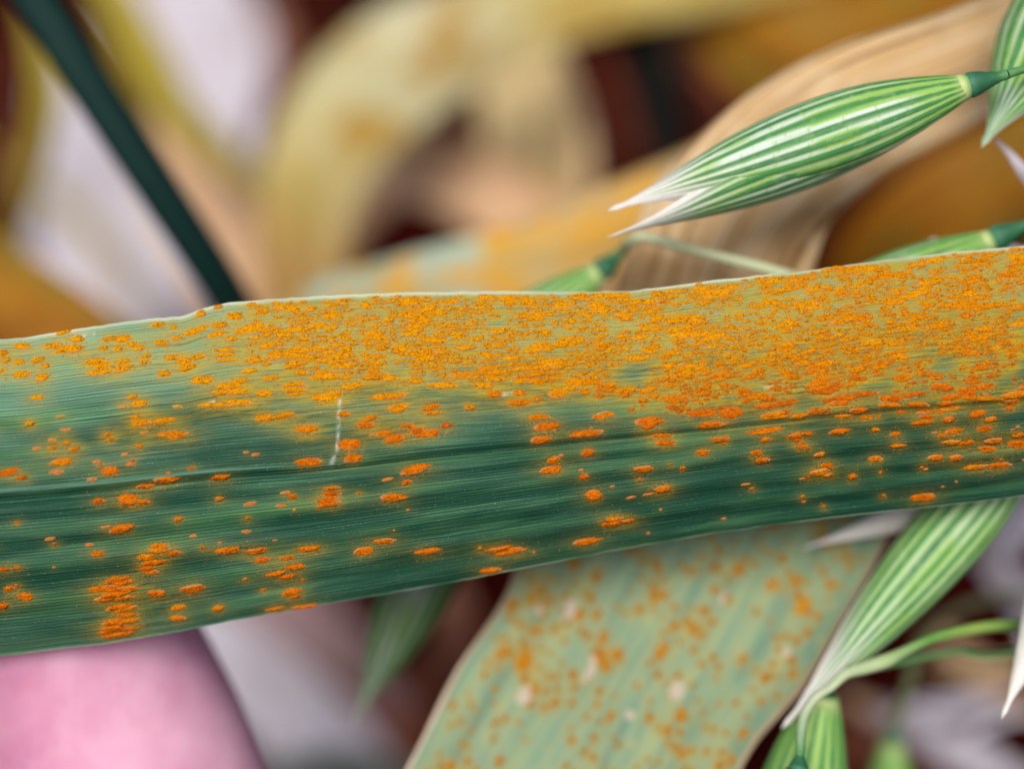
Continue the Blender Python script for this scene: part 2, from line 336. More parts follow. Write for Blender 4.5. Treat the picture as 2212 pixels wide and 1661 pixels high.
def dense_fill(x0, x1, n, seed):
    r = np.random.default_rng(seed); kept = [s for s in SP]
    arr = np.array([s[:2] for s in kept]); out = []; tries = 0
    while len(out) < n and tries < n * 22:
        tries += 1
        x = r.uniform(x0, x1); T = float(edges(np.array([x]))[0][0]); B = ed(LOWB, x)
        y = r.uniform(T + 6, B + 55)
        f = (y - T) / (B - T)
        if f > .72 and r.random() > math.exp(-((f - .72) / .16) ** 2) * (.9 if f < 1 else .55): continue
        if vnoise(np.array([x / 60.]), np.array([y / 32.]), 31)[0] < .22: continue
        if x < 800 and r.random() > (x - 420) / 420: continue
        if f < .06 and r.random() > .3 + .7 * (x > 1300): continue
        lng = float(np.clip(r.lognormal(math.log(21), .55), 6, 76)); wd = float(np.clip(lng * r.uniform(.26, .5), 5.5, 14))
        dx = np.abs(arr[:, 0] - x); dy = np.abs(arr[:, 1] - y)
        if np.any((dx / (lng * .52 + 5)) ** 2 + (dy / (wd * .62 + 4.0)) ** 2 < .8): continue
        out.append((x, y, lng, wd, 0)); arr = np.vstack([arr, (x, y)])
        if r.random() < .35:                  # a smaller neighbour torn open beside it
            q = (x + r.normal(0, 14), y + r.choice([-1, 1]) * r.uniform(6, 11), lng * r.uniform(.4, .9), wd * .8, 0)
            if q[1] > T + 5: out.append(q); arr = np.vstack([arr, q[:2]])
    return out
SP += dense_fill(540, 2240, 1400, 1)
FRAME_N = len(SP)
r_ = np.random.default_rng(5)
EXTRA = dense_fill(2240, 3300, 260, 2)        # the leaf goes on past the frame
for _ in range(170):
    x = r_.uniform(-1200, -30); t = r_.uniform(-.95, .95)
    if r_.random() < .3 + .35 * (t + 1): EXTRA.append((x, float(leaf_py(np.array([x]), np.array([t]))[0]), r_.uniform(15, 50), r_.uniform(8, 15), 0))
for _ in range(60):                           # pinprick spots over the lower half
    x = r_.uniform(0, 2212); t = r_.uniform(-.9, .15)
    EXTRA.append((x, float(leaf_py(np.array([x]), np.array([t]))[0]), r_.uniform(5, 12), r_.uniform(4, 6), int(r_.random() < .5)))
ALLS = SP + EXTRA

def pustule_variants(nv=18, yellow=0.0):
    out = []; r = np.random.default_rng(21)
    na = 20; rings = [.28, .52, .74, .9, 1.04]
    for k in range(nv):
        ang = np.linspace(0, 2 * np.pi, na, endpoint=False)
        p = r.uniform(.55, 1.05); out_r = 1 + .15 * r.normal(size=na); out_r = (out_r + np.roll(out_r, 1) * .6) / 1.6
        skew = r.uniform(-.3, .3); split = r.random() < .6
        V = [(0, 0, .9 + .2 * r.normal())]; lip = [0.0]
        lipdir = r.uniform(0, 6.28); lipw = r.uniform(-.5, .6)
        for ri, rr in enumerate(rings):
            for j, a in enumerate(ang):
                cx = math.copysign(abs(math.cos(a)) ** .9, math.cos(a)); sy = math.copysign(abs(math.sin(a)) ** (p + .3), math.sin(a))
                q = rr * (out_r[j] if ri > 1 else 1 + (out_r[j] - 1) * .5)
                x = .5 * q * cx; y = .5 * q * sy + skew * x * .5
                z = max(0, 1 - rr ** 2.4) ** .7 * (1 + .20 * r.normal()) if rr < 1 else -.12
                if split and abs(sy) < .3 and rr < .8: z *= .2
                if rr == .9: z = .30 + .15 * r.normal()
                V.append((x, y, z))
                L = 0.0
                if rr >= .9: L = float(np.clip(math.cos(a - lipdir) + lipw, 0, 1)) * .75
                lip.append(L)
        V = np.array(V); Fc = [(0, 1 + j, 1 + (j + 1) % na) for j in range(na)]
        for ri in range(len(rings) - 1):
            a0 = 1 + ri * na; b0 = a0 + na
            for j in range(na):
                j2 = (j + 1) % na
                Fc += [(a0 + j, b0 + j, b0 + j2), (a0 + j, b0 + j2, a0 + j2)]
        out.append((V, np.array(Fc), np.array(lip)))
    return out
PV = pustule_variants()

def frame_on(fn, x, t, dx=4., dt=.012):
    p = fn(np.array([x]), np.array([t]))[0]
    a = fn(np.array([x + dx]), np.array([t]))[0] - fn(np.array([x - dx]), np.array([t]))[0]
    b = fn(np.array([x]), np.array([min(t + dt, 1)]))[0] - fn(np.array([x]), np.array([max(t - dt, -1)]))[0]
    a = nrm(a); n = nrm(np.cross(a, b)); 
    if np.dot(n, CAM - p) < 0: n = -n
    b = np.cross(n, a)
    return p, a, b, n

def add_pustules(root, base, spots, fn, tfn, depth_fn, n_parts, seed, yellow_fn, h0=.15, slope=0.0):
    r = np.random.default_rng(seed)
    order = sorted(range(len(spots)), key=lambda i: -(spots[i][2] * spots[i][3]) * (1.0 if i < FRAME_N or fn is not leaf_P else .001))
    meshes = {}
    JV, JF, JL, JY = [], [], [], []; off = 0; frames = []
    for rank, i in enumerate(order):
        x, y, lng, wd, pale = spots[i]
        t = float(tfn(np.array([x]), np.array([y]))[0])
        if abs(t) > .992: t = math.copysign(.985, t)
        p, a, b, n = frame_on(fn, x, t)
        s = K * float(depth_fn(np.array([x]), np.array([t]))[0])
        L, W_ = lng * s * 1.2, wd * s * (1.06 if i < 330 else 1.08)
        H = min(h0 * r.uniform(.75, 1.35) * (.45 if pale else 1) * (.6 + .4 * min(1, W_ / .3)), .55 * W_)
        q = r.normal(0, .06); a2 = a * math.cos(q) + b * math.sin(q); b2 = np.cross(n, a2)
        k = int(r.integers(len(PV))); yel = float(np.clip(yellow_fn(x, t) + r.normal(0, .12), 0, 1))
        frames.append((p, a2, b2, n, L, W_, x, t, pale))
        if rank < n_parts:
            key = (k, int(yel * 3.99), int(pale))
            if key not in meshes:
                V, Fc, lip = PV[k]
                o = mesh('pustule', V, Fc, M_PUST, attrs={'lip': np.clip(lip + .38 * pale, 0, 1), 'yellow': np.full(len(V), (key[1] + .5) / 4)})
                meshes[key] = o.data
            else:
                o = bpy.data.objects.new('pustule', meshes[key]); C.objects.link(o)
            o.parent = root
            m = np.eye(4); m[:3, 0] = a2 * L; m[:3, 1] = b2 * W_; m[:3, 2] = n * H; m[:3, 3] = (p + n * .004 - base) * MM
            o.matrix_local = Matrix(m.tolist())
        else:
            V, Fc, lip = PV[k]
            JV.append(p + n * .004 + V[:, :1] * a2 * L + V[:, 1:2] * b2 * W_ + V[:, 2:] * n * H)
            JF.append(Fc + off); off += len(V); JL.append(np.clip(lip + .38 * pale, 0, 1)); JY.append(np.full(len(V), yel))
    if JV:
        mesh('small_pustule_crust', np.vstack(JV), np.vstack(JF), M_PUST, root, base,
             attrs={'lip': np.concatenate(JL), 'yellow': np.concatenate(JY)}, kind='stuff')
    return frames

def build_main_leaf():
    base = leaf_P(np.array([-1400.]), np.array([0.]))[0]
    root = empty('rusted_oat_leaf', base, 'sharp green oat leaf blade crusted with orange rust pustules, held up by fingertips', 'leaf', None)
    X = np.concatenate([np.arange(-1400, -40, 14), np.arange(-40, 2260, 3.6), np.arange(2260, 3890, 14)])
    T = np.concatenate([np.linspace(-1, -.96, 4), np.linspace(-.95, .95, 150), np.linspace(.96, 1, 4)])
    XX, TT = np.meshgrid(X, T, indexing='ij'); n, m = XX.shape
    top = leaf_P(XX, TT)
    nx = np.gradient(top, axis=0); nt_ = np.gradient(top, axis=1); N = nrm(np.cross(nx, nt_))
    N *= np.sign(np.sum(N * (CAM - top), -1, keepdims=True))
    th = .22 * np.clip(1.06 - TT ** 8, .12, 1)[..., None]
    bot = top - N * th
    u = np.cumsum(np.r_[0, np.linalg.norm(np.diff(top[:, m // 2], axis=0), axis=1)])
    vv = np.cumsum(np.concatenate([np.zeros((n, 1)), np.linalg.norm(np.diff(top, axis=1), axis=2)], 1), 1)
    uv = np.stack([np.repeat(u[:, None], m, 1), TT * 9.0 + .25 * (vnoise(XX / 420, TT * 2 + 9, 91) - .5)], -1)
    # colour fields of the tissue: chlorosis, dust around the pustules, shade painted on the lower half
    halo = np.zeros((n, m)); dust = np.zeros((n, m)); YY = leaf_py(XX, TT)
    for (x, y, l, w_, pale) in ALLS:
        i0, i1 = np.searchsorted(X, [x - 130, x + 130])
        if i1 <= i0: continue
        ys = YY[i0:i1]; xx = XX[i0:i1]
        low = .45 if y > ed(MID, x) - 60 else 1.0
        g = low * np.exp(-((xx - x) / (l * .9 + 12)) ** 2 - ((ys - y - 2) / (w_ * .8 + 4 + 9 * low)) ** 2)
        g2 = np.exp(-((xx - x) / (l * .6 + 5)) ** 2 - ((ys - y - 2) / (w_ * .7 + 5)) ** 2)
        k = .35 if pale else 1
        halo[i0:i1] += .46 * k * g; dust[i0:i1] += .7 * k * g2
    halo = 1.25 * (1 - np.exp(-halo)); dust = 1 - np.exp(-dust)
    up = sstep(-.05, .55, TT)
    tone = .04 + .72 * sstep(.30, .85, TT) + .12 * sstep(-.02, .3, TT) + .16 * sstep(-.6, -1, TT) * sstep(1100, 0, XX) - .05 * sstep(-.2, -.7, TT) * sstep(900, 2000, XX)  # chlorotic upper half paler; shade of the lower half painted in as darker green
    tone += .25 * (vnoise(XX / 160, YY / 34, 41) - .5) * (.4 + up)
    edge = np.clip(np.exp(-((1 - TT) / .014) ** 2) * (.35 + .9 * vnoise(XX / 120, XX * 0, 15)) + .30 * np.exp(-((1 + TT) / .006) ** 2) * vnoise(XX / 60, XX * 0, 16), 0, 1)
    scar = np.zeros((n, m))
    def scr(x0, y0, x1, y1, wd, amt):
        d = np.array([x1 - x0, y1 - y0]); L2 = d @ d
        s_ = np.clip(((XX - x0) * d[0] + (YY - y0) * d[1]) / L2, 0, 1)
        dist = np.hypot(XX - x0 - s_ * d[0], YY - y0 - s_ * d[1])
        br = sstep(.25, .75, .6 * vnoise(XX / 9, YY / 9, 77) + .4 * vnoise(XX / 3.4, YY / 3.4, 78))
        np.maximum(scar, amt * np.exp(-(dist / wd) ** 2) * br, out=scar)
    scr(735, 845, 728, 975, 3.2, .6); scr(722, 985, 714, 1010, 5, .5); scr(1085, 852, 1125, 848, 3, .6)
    scr(1290, 896, 1310, 892, 3, .9); scr(438, 876, 462, 870, 3.5, .8); scr(1900, 868, 1980, 857, 2, .5); scr(1640, 838, 1700, 832, 2, .5); scr(160, 728, 200, 722, 5, .5)
    V = np.concatenate([top.reshape(-1, 3), bot.reshape(-1, 3)]); f = grid_faces(n, m); nm = n * m
    idx = np.arange(nm).reshape(n, m)
    def side(a): return np.stack([a[:-1], a[1:], a[1:] + nm, a[:-1] + nm], -1)
    Fc = np.vstack([f, f[:, ::-1] + nm, side(idx[:, 0]), side(idx[:, -1]), side(idx[0]), side(idx[-1])])
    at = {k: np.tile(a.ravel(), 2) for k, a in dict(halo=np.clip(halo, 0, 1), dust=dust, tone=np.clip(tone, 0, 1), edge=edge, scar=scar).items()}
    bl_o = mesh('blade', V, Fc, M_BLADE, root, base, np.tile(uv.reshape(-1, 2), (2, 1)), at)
    # midrib: a low rounded rib, clear near the finger and sinking into the blade further on
    xr = np.arange(-1390, 1500, 10.); ang = np.linspace(0, np.pi, 7); ring = []
    for x in xr:
        p, a, b, n_ = frame_on(leaf_P, x, 0.012)
        wv = .16 * (1 - .85 * sstep(150, 1400, np.array(x))) ; hv = .03 * (1 - .8 * sstep(150, 1400, np.array(x)))
        ring.append([p + b * wv * math.cos(q) + n_ * (hv * math.sin(q) * 1.3 - .03) for q in ang])
    ring = np.array(ring); uvr = np.stack(np.meshgrid(xr * .027, ang * .2, indexing='ij'), -1)
    mesh('midrib', ring, grid_faces(len(xr), 7), mat_leaf('midrib_tissue', ((.04, .13, .085), (.09, .21, .14), (.18, .32, .23)), (.08, 3), 0, .5), bl_o, base, uvr, attrs={'along': np.zeros(len(xr) * 7)})
    fr = add_pustules(root, base, ALLS, leaf_P, leaf_t, leaf_depth, 300, 3, lambda x, t: .12 + .55 * sstep(.05, .45, np.array(t)) + .33 * sstep(.1, .75, np.array(t)) * sstep(2400, 1000, np.array(x)))  # lower-half pustules coloured darker orange, painting in the weaker light there
    # loose spores
    r = np.random.default_rng(9); oc = np.array([(1, 0, 0), (-1, 0, 0), (0, 1, 0), (0, -1, 0), (0, 0, 1), (0, 0, -1)], float)
    of = np.array([(0, 2, 4), (2, 1, 4), (1, 3, 4), (3, 0, 4), (2, 0, 5), (1, 2, 5), (3, 1, 5), (0, 3, 5)])
    Vs, Fs, yel = [], [], []; off = 0
    for (p, a, b, n_, L, W_, x, t, pale) in fr:
        if pale or x < -60 or x > 2270: continue
        k = int((18 + 56 * L * (W_ + .2)) * (1.25 if t > .1 else .7))
        ox = r.normal(0, L * .40 + .08, k); oy = r.normal(-.05, W_ * .5 + .11, k); rad = r.uniform(.015, .040, k)
        inside = ((ox / (L * .5)) ** 2 + (oy / (W_ * .5)) ** 2)
        oz = np.where(inside < 1, .10 * np.sqrt(np.clip(1 - inside, 0, 1)) + .01, .012)
        # keep them on the curved blade
        s = K * 85; tt_y = float(leaf_py(np.array([x]), np.array([t]))[0])
        xq = x + ox / s; yq = tt_y - (oy * .97 + ox * b[0] * 0) / s - ox / s * 0.0
        slope = (float(leaf_py(np.array([x + 20]), np.array([t]))[0]) - float(leaf_py(np.array([x - 20]), np.array([t]))[0])) / 40
        yq = yq + slope * ox / s
        tq = leaf_t(xq, yq); ok = np.abs(tq) < .985
        pos = leaf_P(xq, np.clip(tq, -.985, .985)) + n_ * oz[:, None]
        pos = pos[ok]; rad = rad[ok]; k = len(pos)
        if k == 0: continue
        sc = rad[:, None, None] * r.uniform(.8, 1.2, (k, 1, 3))
        vv_ = pos[:, None] + oc[None] * sc
        Vs.append(vv_.reshape(-1, 3)); Fs.append((of[None] + (np.arange(k) * 6)[:, None, None]).reshape(-1, 3) + off); off += k * 6
        yel.append(np.full(k * 6, .35 + .5 * float(sstep(.1, .7, np.array(t)))))
    mesh('spore_dust', np.vstack(Vs), np.vstack(Fs), M_PUST, root, base, attrs={'lip': np.zeros(off), 'yellow': np.concatenate(yel)}, smooth=False, kind='stuff')
build_main_leaf()

# ------------------------------------------------------------------ ribbon leaves
def ribbon(name, pts, mat, label, cat='leaf', group=None, fold=.18, curl=.0, wave=.0, roll=0., n=110, m=17, seed=0, thick=.22, part='blade', edge_mat=None, rib=1., ragged=.05):
    """pts: (x, y, depth, half width) in picture units; the ribbon faces the camera turned by roll"""
    q = catmull(pts, n); ctr = P(q[:, 0], q[:, 1], q[:, 2]); hw = np.maximum(q[:, 3], 1.5) * K * q[:, 2]
    T = nrm(np.gradient(ctr, axis=0)); V = nrm(CAM - ctr)
    S = nrm(np.cross(T, V)); Nn = nrm(np.cross(S, T))
    Nn *= np.sign(np.sum(Nn * V, 1, keepdims=True))
    rl = np.interp(np.linspace(0, 1, n), np.linspace(0, 1, len(roll)) if hasattr(roll, '__len__') else [0, 1], roll if hasattr(roll, '__len__') else [roll, roll])
    rl = np.radians(rl)[:, None]; S, Nn = S * np.cos(rl) + Nn * np.sin(rl), Nn * np.cos(rl) - S * np.sin(rl)
    hw = hw / np.maximum(np.cos(rl[:, 0]), .3)
    t = np.linspace(-1, 1, m); u = np.cumsum(np.r_[0, np.linalg.norm(np.diff(ctr, axis=0), axis=1)])
    tt = t[None, :, None]; h3 = hw[:, None, None]
    z = -fold * np.abs(tt) ** 1.2 * h3 + curl * (tt ** 2) * h3
    wv = wave * h3 * tt * (vnoise(u / 9., u * 0 + seed, seed)[:, None, None] - .5) * 2
    wob = 1 + ragged * (vnoise(u / 6., u * 0 + seed + 3, seed)[:, None, None] - .5)
    Pm = ctr[:, None] + S[:, None] * (tt * h3 * wob) + Nn[:, None] * (z + wv)
    bt = Pm - Nn[:, None] * thick * np.clip(1.05 - tt ** 6, .2, 1)
    uv = np.stack([np.repeat(u[:, None], m, 1), t[None] * hw[:, None]], -1).reshape(-1, 2)
    f = grid_faces(n, m); nm = n * m; idx = np.arange(nm).reshape(n, m)
    side = lambda a: np.stack([a[:-1], a[1:], a[1:] + nm, a[:-1] + nm], -1)
    Fc = np.vstack([f, f[:, ::-1] + nm, side(idx[:, 0]), side(idx[:, -1]), side(idx[0]), side(idx[-1])])
    base = ctr[-1]
    root = empty(name, base, label, cat, group)
    al = np.tile(np.repeat(np.linspace(0, 1, n)[:, None], m, 1).ravel(), 2)
    bl_o = mesh(part, np.concatenate([Pm.reshape(-1, 3), bt.reshape(-1, 3)]), Fc, mat, root, base, np.tile(uv, (2, 1)), {'along': al})
    # midrib along the back fold
    ang = np.linspace(0, np.pi, 6); rr = np.clip(hw * .05, .12, .5) * rib
    mr = ctr[:, None] + S[:, None] * (rr[:, None, None] * np.cos(ang)[None, :, None]) + Nn[:, None] * (rr[:, None, None] * .5 * np.sin(ang)[None, :, None] - .03)
    mesh('midrib', mr, grid_faces(n, 6), mat, bl_o, base, np.stack([np.repeat(u[:, None], 6, 1), np.repeat((ang * .1)[None], n, 0)], -1).reshape(-1, 2),
         {'along': np.repeat(np.linspace(0, 1, n)[:, None], 6, 1).ravel()})
    if edge_mat:
        for sgn, nm_ in ((0, 'margin'), (-1, 'margin')):
            e = Pm[:, sgn]; o_ = S * (1 if sgn == -1 else -1)
            rad = .15
            a2 = np.linspace(0, 2 * np.pi, 7)[:-1]
            w_ = rad * (.6 + .8 * vnoise(u / 4, u * 0, seed + 9))[:, None, None]
            tube = e[:, None] + o_[:, None] * w_ * np.cos(a2)[None, :, None] * 1.2 + Nn[:, None] * w_ * .6 * np.sin(a2)[None, :, None]
            mesh(nm_, tube, grid_faces(n, 6, True), edge_mat, bl_o, base, np.stack([np.repeat(u[:, None], 6, 1), np.repeat((a2 * .1)[None], n, 0)], -1).reshape(-1, 2), {'along': np.zeros(n * 6)})
    return root, base, Pm, ctr, S, Nn, hw, q

STRAW = ((.20, .11, .045), (.46, .29, .13), (.62, .45, .25))
TAN = ((.26, .12, .038), (.76, .51, .25), (.92, .78, .54))
PEACH = ((.55, .29, .13), (.76, .49, .28), (.82, .60, .42))
WHITE = ((.40, .33, .33), (.62, .58, .65), (.76, .74, .86))
MUST = ((.14, .04, .003), (.36, .135, .006), (.40, .22, .02))
OLIVE = ((.17, .13, .008), (.36, .28, .02), (.52, .43, .12))
YGREEN = ((.38, .32, .10), (.58, .54, .28), (.72, .70, .48))

m_tan = mat_leaf('tan_dry_leaf', TAN, (.025, 1.5), .2, seed=1, spec=.2, mott=.3)
m_peach = mat_leaf('peach_dry_leaf', PEACH, (.05, .8), .2, seed=2)
m_white = mat_leaf('bleached_leaf', WHITE, (.05, .6), .2, seed=3)
m_must = mat_leaf('mustard_rusty_leaf', MUST, (.05, .6), .2, seed=4, patch=.16, mott=.8, spots=(.10, .55, (.20, .16, .02)))
m_olive = mat_leaf('olive_leaf', OLIVE, (.05, .8), .2, seed=5)
m_beige = mat_leaf('beige_dry_leaf', ((.50, .36, .15), (.70, .53, .26), (.78, .65, .38)), (.05, .8), .2, seed=6)
m_brown = mat_leaf('brown_rotting_leaf', ((.06, .010, .005), (.17, .045, .02), (.28, .10, .05)), (.05, .8), .15, seed=7, spec=.1)
m_mauve = mat_leaf('mauve_brown_leaf', ((.07, .018, .012), (.19, .075, .045), (.30, .15, .10)), (.05, .8), .15, seed=8)
m_arch = mat_leaf('yellowing_leaf', YGREEN, (.04, .5), .2, seed=9, patch=.05,
    alen=[(0, (.36, .13, .01)), (.22, (.42, .18, .015)), (.33, (.50, .33, .05)), (.45, (.60, .56, .32)), (.58, (.72, .70, .50)), (.68, (.62, .48, .12)), (1, (.56, .34, .05))], spots=(.08, .53, (.46, .26, .03)))
m_half = mat_leaf('half_green_leaf', ((.20, .24, .14), (.38, .42, .30), (.46, .52, .42)), (.05, .6), .2, seed=10, patch=.12,
    alen=[(0, (.46, .55, .40)), (.30, (.44, .56, .46)), (.40, (.50, .58, .44)), (.425, (.80, .42, .01)), (.465, (.78, .40, .01)), (.49, (.70, .46, .14)), (.58, (.72, .38, .05)), (1, (.6, .28, .02))], spots=(.22, .49, (.74, .38, .02)))

bl = 'blurred leaves behind the rusted leaf'
ribbon('dry_leaf', [(1440, 980, 112, 150), (1480, 800, 107, 190), (1535, 620, 100, 205), (1590, 480, 98, 195), (1690, 355, 97, 165), (1850, 245, 97, 150), (2080, 150, 99, 128), (2320, 30, 104, 115), (2800, -260, 112, 70), (3200, -520, 124, 8)],
       m_tan, 'tan dry leaf with brown streaks, bending up behind the plump striped spikelet', roll=[10, 5, 0, -12, -20, -10], fold=.10, wave=.12, seed=2)
ribbon('arching_leaf', [(700, 960, 170, 40), (668, 760, 164, 70), (655, 600, 162, 90), (662, 440, 162, 104), (720, 290, 164, 122), (845, 160, 166, 136), (1010, 72, 168, 112), (1260, -5, 170, 80), (1560, -60, 172, 78), (1900, -150, 176, 70), (2400, -320, 186, 30)],
       m_arch, 'yellow green leaf arching over, its lower end brown', fold=.08, wave=.12, seed=3)
ribbon('dry_leaf', [(690, 700, 200, 40), (700, 560, 192, 55), (745, 430, 188, 85), (850, 355, 186, 85), (980, 380, 186, 80), (1110, 455, 186, 80), (1260, 540, 188, 80), (1420, 660, 196, 60), (1500, 760, 212, 20)],
       m_peach, 'peach coloured dry leaf humped beneath the arching yellow leaf', fold=-.2, seed=4)
ribbon('dry_leaf', [(1090, -60, 206, 60), (1110, 90, 202, 85), (1140, 240, 200, 104), (1155, 380, 198, 115), (1175, 520, 198, 112), (1220, 720, 204, 90), (1260, 850, 210, 30)],
       m_beige, 'upright pale beige leaf between the red triangular gap and the black gap', fold=.2, seed=5)
ribbon('half_green_leaf', [(560, 740, 132, 20), (700, 665, 128, 60), (850, 635, 125, 78), (1000, 600, 123, 85), (1150, 565, 122, 90), (1320, 500, 122, 98), (1500, 415, 124, 92), (1700, 300, 130, 70), (1950, 120, 140, 25)],
       m_half, 'rusty leaf, blue green at one end and orange at the other', fold=.12, seed=6)
ribbon('rusty_leaf', [(1430, -200, 185, 60), (1540, -50, 180, 110), (1660, 60, 176, 150), (1800, 110, 174, 150), (1960, 60, 174, 140), (2200, -60, 178, 90), (2500, -260, 190, 20)],
       m_must, 'orange brown blurred leaf above the tan dry leaf', fold=.2, seed=7)
ribbon('rusty_leaf', [(1790, 640, 160, 18), (1880, 540, 154, 70), (1990, 470, 150, 105), (2120, 410, 148, 125), (2300, 330, 148, 130), (2600, 180, 150, 110), (3000, -60, 160, 20)],
       m_must, 'mustard orange leaf under the lower edge of the tan dry leaf', fold=.15, seed=8)
ribbon('withered_leaf', [(1410, -80, 205, 40), (1470, 40, 200, 70), (1560, 170, 198, 75), (1650, 330, 200, 70), (1720, 520, 215, 40)],
       m_mauve, 'mauve brown withered leaf beside the black gap', fold=.25, seed=9)
ribbon('rusty_leaf', [(-420, 420, 150, 60), (-180, 520, 142, 90), (20, 645, 138, 105), (230, 790, 138, 100), (480, 930, 150, 60), (640, 1010, 175, 10)],
       m_must, 'mustard brown leaf below the white litter, crossing behind the dark stem', fold=.15, seed=10)
ribbon('olive_leaf', [(160, -160, 190, 30), (250, 0, 186, 46), (320, 140, 184, 52), (390, 250, 184, 44), (480, 335, 186, 34), (590, 420, 190, 10)],
       m_olive, 'narrow olive leaf running beside the dark stem between two white leaves', fold=.2, seed=11)
ribbon('olive_leaf', [(40, -120, 170, 22), (80, 60, 168, 26), (100, 200, 168, 28), (80, 330, 170, 26), (40, 480, 178, 20), (0, 620, 190, 8)],
       mat_leaf('dull_yellow_leaf', OLIVE, (.05, .8), .2, seed=15), 'thin dull yellow leaf bordering the dark red gap', fold=.2, seed=12)
ribbon('bleached_leaf', [(120, 60, 262, 30), (150, 220, 256, 70), (190, 360, 250, 110), (220, 480, 246, 150), (270, 590, 244, 140), (360, 700, 246, 110), (480, 820, 262, 40)],
       m_white, 'broad bleached white leaf beside the dark stem, above the mustard leaf', 'leaf', 'bleached leaf litter', fold=.15, seed=13)
ribbon('bleached_leaf', [(300, -160, 270, 50), (390, -30, 262, 120), (450, 100, 258, 128), (510, 230, 254, 100), (560, 340, 252, 60), (600, 450, 256, 10)],
       m_white, 'bleached white leaf between the olive leaf and the arching yellow leaf', 'leaf', 'bleached leaf litter', fold=.15, seed=14)
ribbon('dry_leaf', [(330, 250, 225, 14), (400, 380, 220, 60), (470, 500, 216, 100), (540, 620, 214, 100), (640, 760, 222, 60), (700, 860, 240, 8)],
       m_peach, 'pale peach dry leaf between the dark stem and the brown leg of the arching leaf', fold=.2, seed=15)
ribbon('bleached_leaf', [(250, 1180, 215, 20), (370, 1320, 206, 60), (480, 1410, 202, 85), (590, 1510, 200, 95), (700, 1620, 198, 100), (840, 1760, 198, 80), (980, 1900, 204, 10)],
       m_white, 'greyish white bleached leaf beside the fingertip', 'leaf', 'bleached leaf litter', fold=.2, seed=16)
ribbon('withered_leaf', [(430, 1180, 260, 20), (530, 1260, 255, 60), (640, 1340, 252, 78), (740, 1430, 252, 60), (860, 1540, 258, 20)],
       mat_leaf('pinkish_withered_leaf', ((.24, .12, .12), (.44, .28, .28), (.60, .46, .47)), (.05, .7), .2, seed=21), 'pinkish white withered leaf under the rusted leaf, beyond the bleached one', fold=.2, seed=17)
ribbon('withered_leaf', [(640, 1250, 285, 20), (740, 1420, 280, 90), (820, 1560, 276, 120), (900, 1720, 276, 90), (960, 1900, 284, 10)],
       m_brown, 'reddish brown rotting leaf behind the small drooping spikelet', fold=.2, seed=18)
ribbon('withered_leaf', [(900, 1180, 175, 10), (960, 1270, 172, 40), (985, 1350, 172, 42), (960, 1450, 176, 30), (930, 1560, 184, 8)],
       m_mauve, 'short brown withered leaf tucked beside the edge of the pale rusty leaf', fold=.2, seed=19)
ribbon('dry_leaf', [(400, 1830, 170, 20), (560, 1730, 168, 60), (720, 1680, 168, 60), (900, 1700, 172, 40), (1020, 1740, 180, 8)],
       mat_leaf('grey_green_leaf', ((.10, .13, .08), (.24, .29, .22), (.4, .44, .36)), (.05, .8), .2, seed=22), 'dull grey green leaf crossing the bottom of the bleached leaf', fold=.2, seed=20)
# straws under the panicle
for i, (pts, mt, lab) in enumerate([
    ([(1880, 1560, 150, 6), (1960, 1542, 148, 20), (2040, 1533, 147, 24), (2120, 1522, 147, 20), (2200, 1510, 149, 4)], m_white, 'short lavender white straw lying level under the thin drooping stalk'),
    ([(1900, 1520, 160, 5), (1960, 1570, 158, 24), (2050, 1615, 156, 34), (2150, 1665, 156, 36), (2300, 1740, 160, 8)], m_white, 'broad bleached straw slanting down past the dark green spikelet'),
    ([(1800, 1490, 165, 4), (1870, 1530, 163, 18), (1940, 1570, 162, 20), (2010, 1620, 162, 4)], m_peach, 'brownish straw end crossing behind the thin drooping stalk'),
    ([(2010, 1350, 170, 5), (2080, 1420, 168, 28), (2150, 1480, 167, 28), (2260, 1550, 170, 6)], m_peach, 'pale brown straw slanting behind the white glume tip'),
    ([(1770, 1590, 190, 20), (1860, 1615, 188, 60), (1960, 1640, 188, 60), (2080, 1680, 192, 10)], m_brown, 'brown rotting leaf between two drooping spikelets'),
    ([(2060, 1190, 135, 2), (2120, 1230, 133, 9), (2180, 1300, 132, 11), (2230, 1400, 132, 9), (2260, 1520, 135, 2)], m_white, 'thin white straw arching down from the curled white leaf'),
    ([(1990, 1440, 138, 2), (2070, 1455, 136, 8), (2150, 1440, 135, 9), (2240, 1400, 136, 8), (2330, 1340, 140, 2)], m_beige, 'thin beige straw crossing over the pale brown straw'),
    ([(2040, 1680, 140, 2), (2090, 1600, 138, 9), (2150, 1560, 137, 10), (2250, 1540, 138, 3)], m_white, 'thin white straw bent over the broad bleached straw'),
    ([(2150, 300, 92, 2), (2180, 330, 92, 7), (2212, 372, 92, 13), (2260, 430, 93, 15), (2330, 520, 95, 4)], m_white, 'small white chaff blade below the spikelet at the edge of the tan leaf')]):
    ribbon('straw', pts, mt, lab, 'straw', 'straws under the panicle' if i < 8 else None, fold=.25, seed=40 + i, n=50, m=9)
ribbon('bleached_leaf', [(2480, 1030, 128, 20), (2330, 1075, 126, 45), (2215, 1120, 125, 46), (2165, 1180, 125, 42), (2160, 1240, 126, 36), (2230, 1290, 127, 38), (2350, 1330, 130, 10)],
       m_white, 'curled white dry leaf beside the long striped spikelet', 'leaf', 'bleached leaf litter', fold=.3, seed=50)

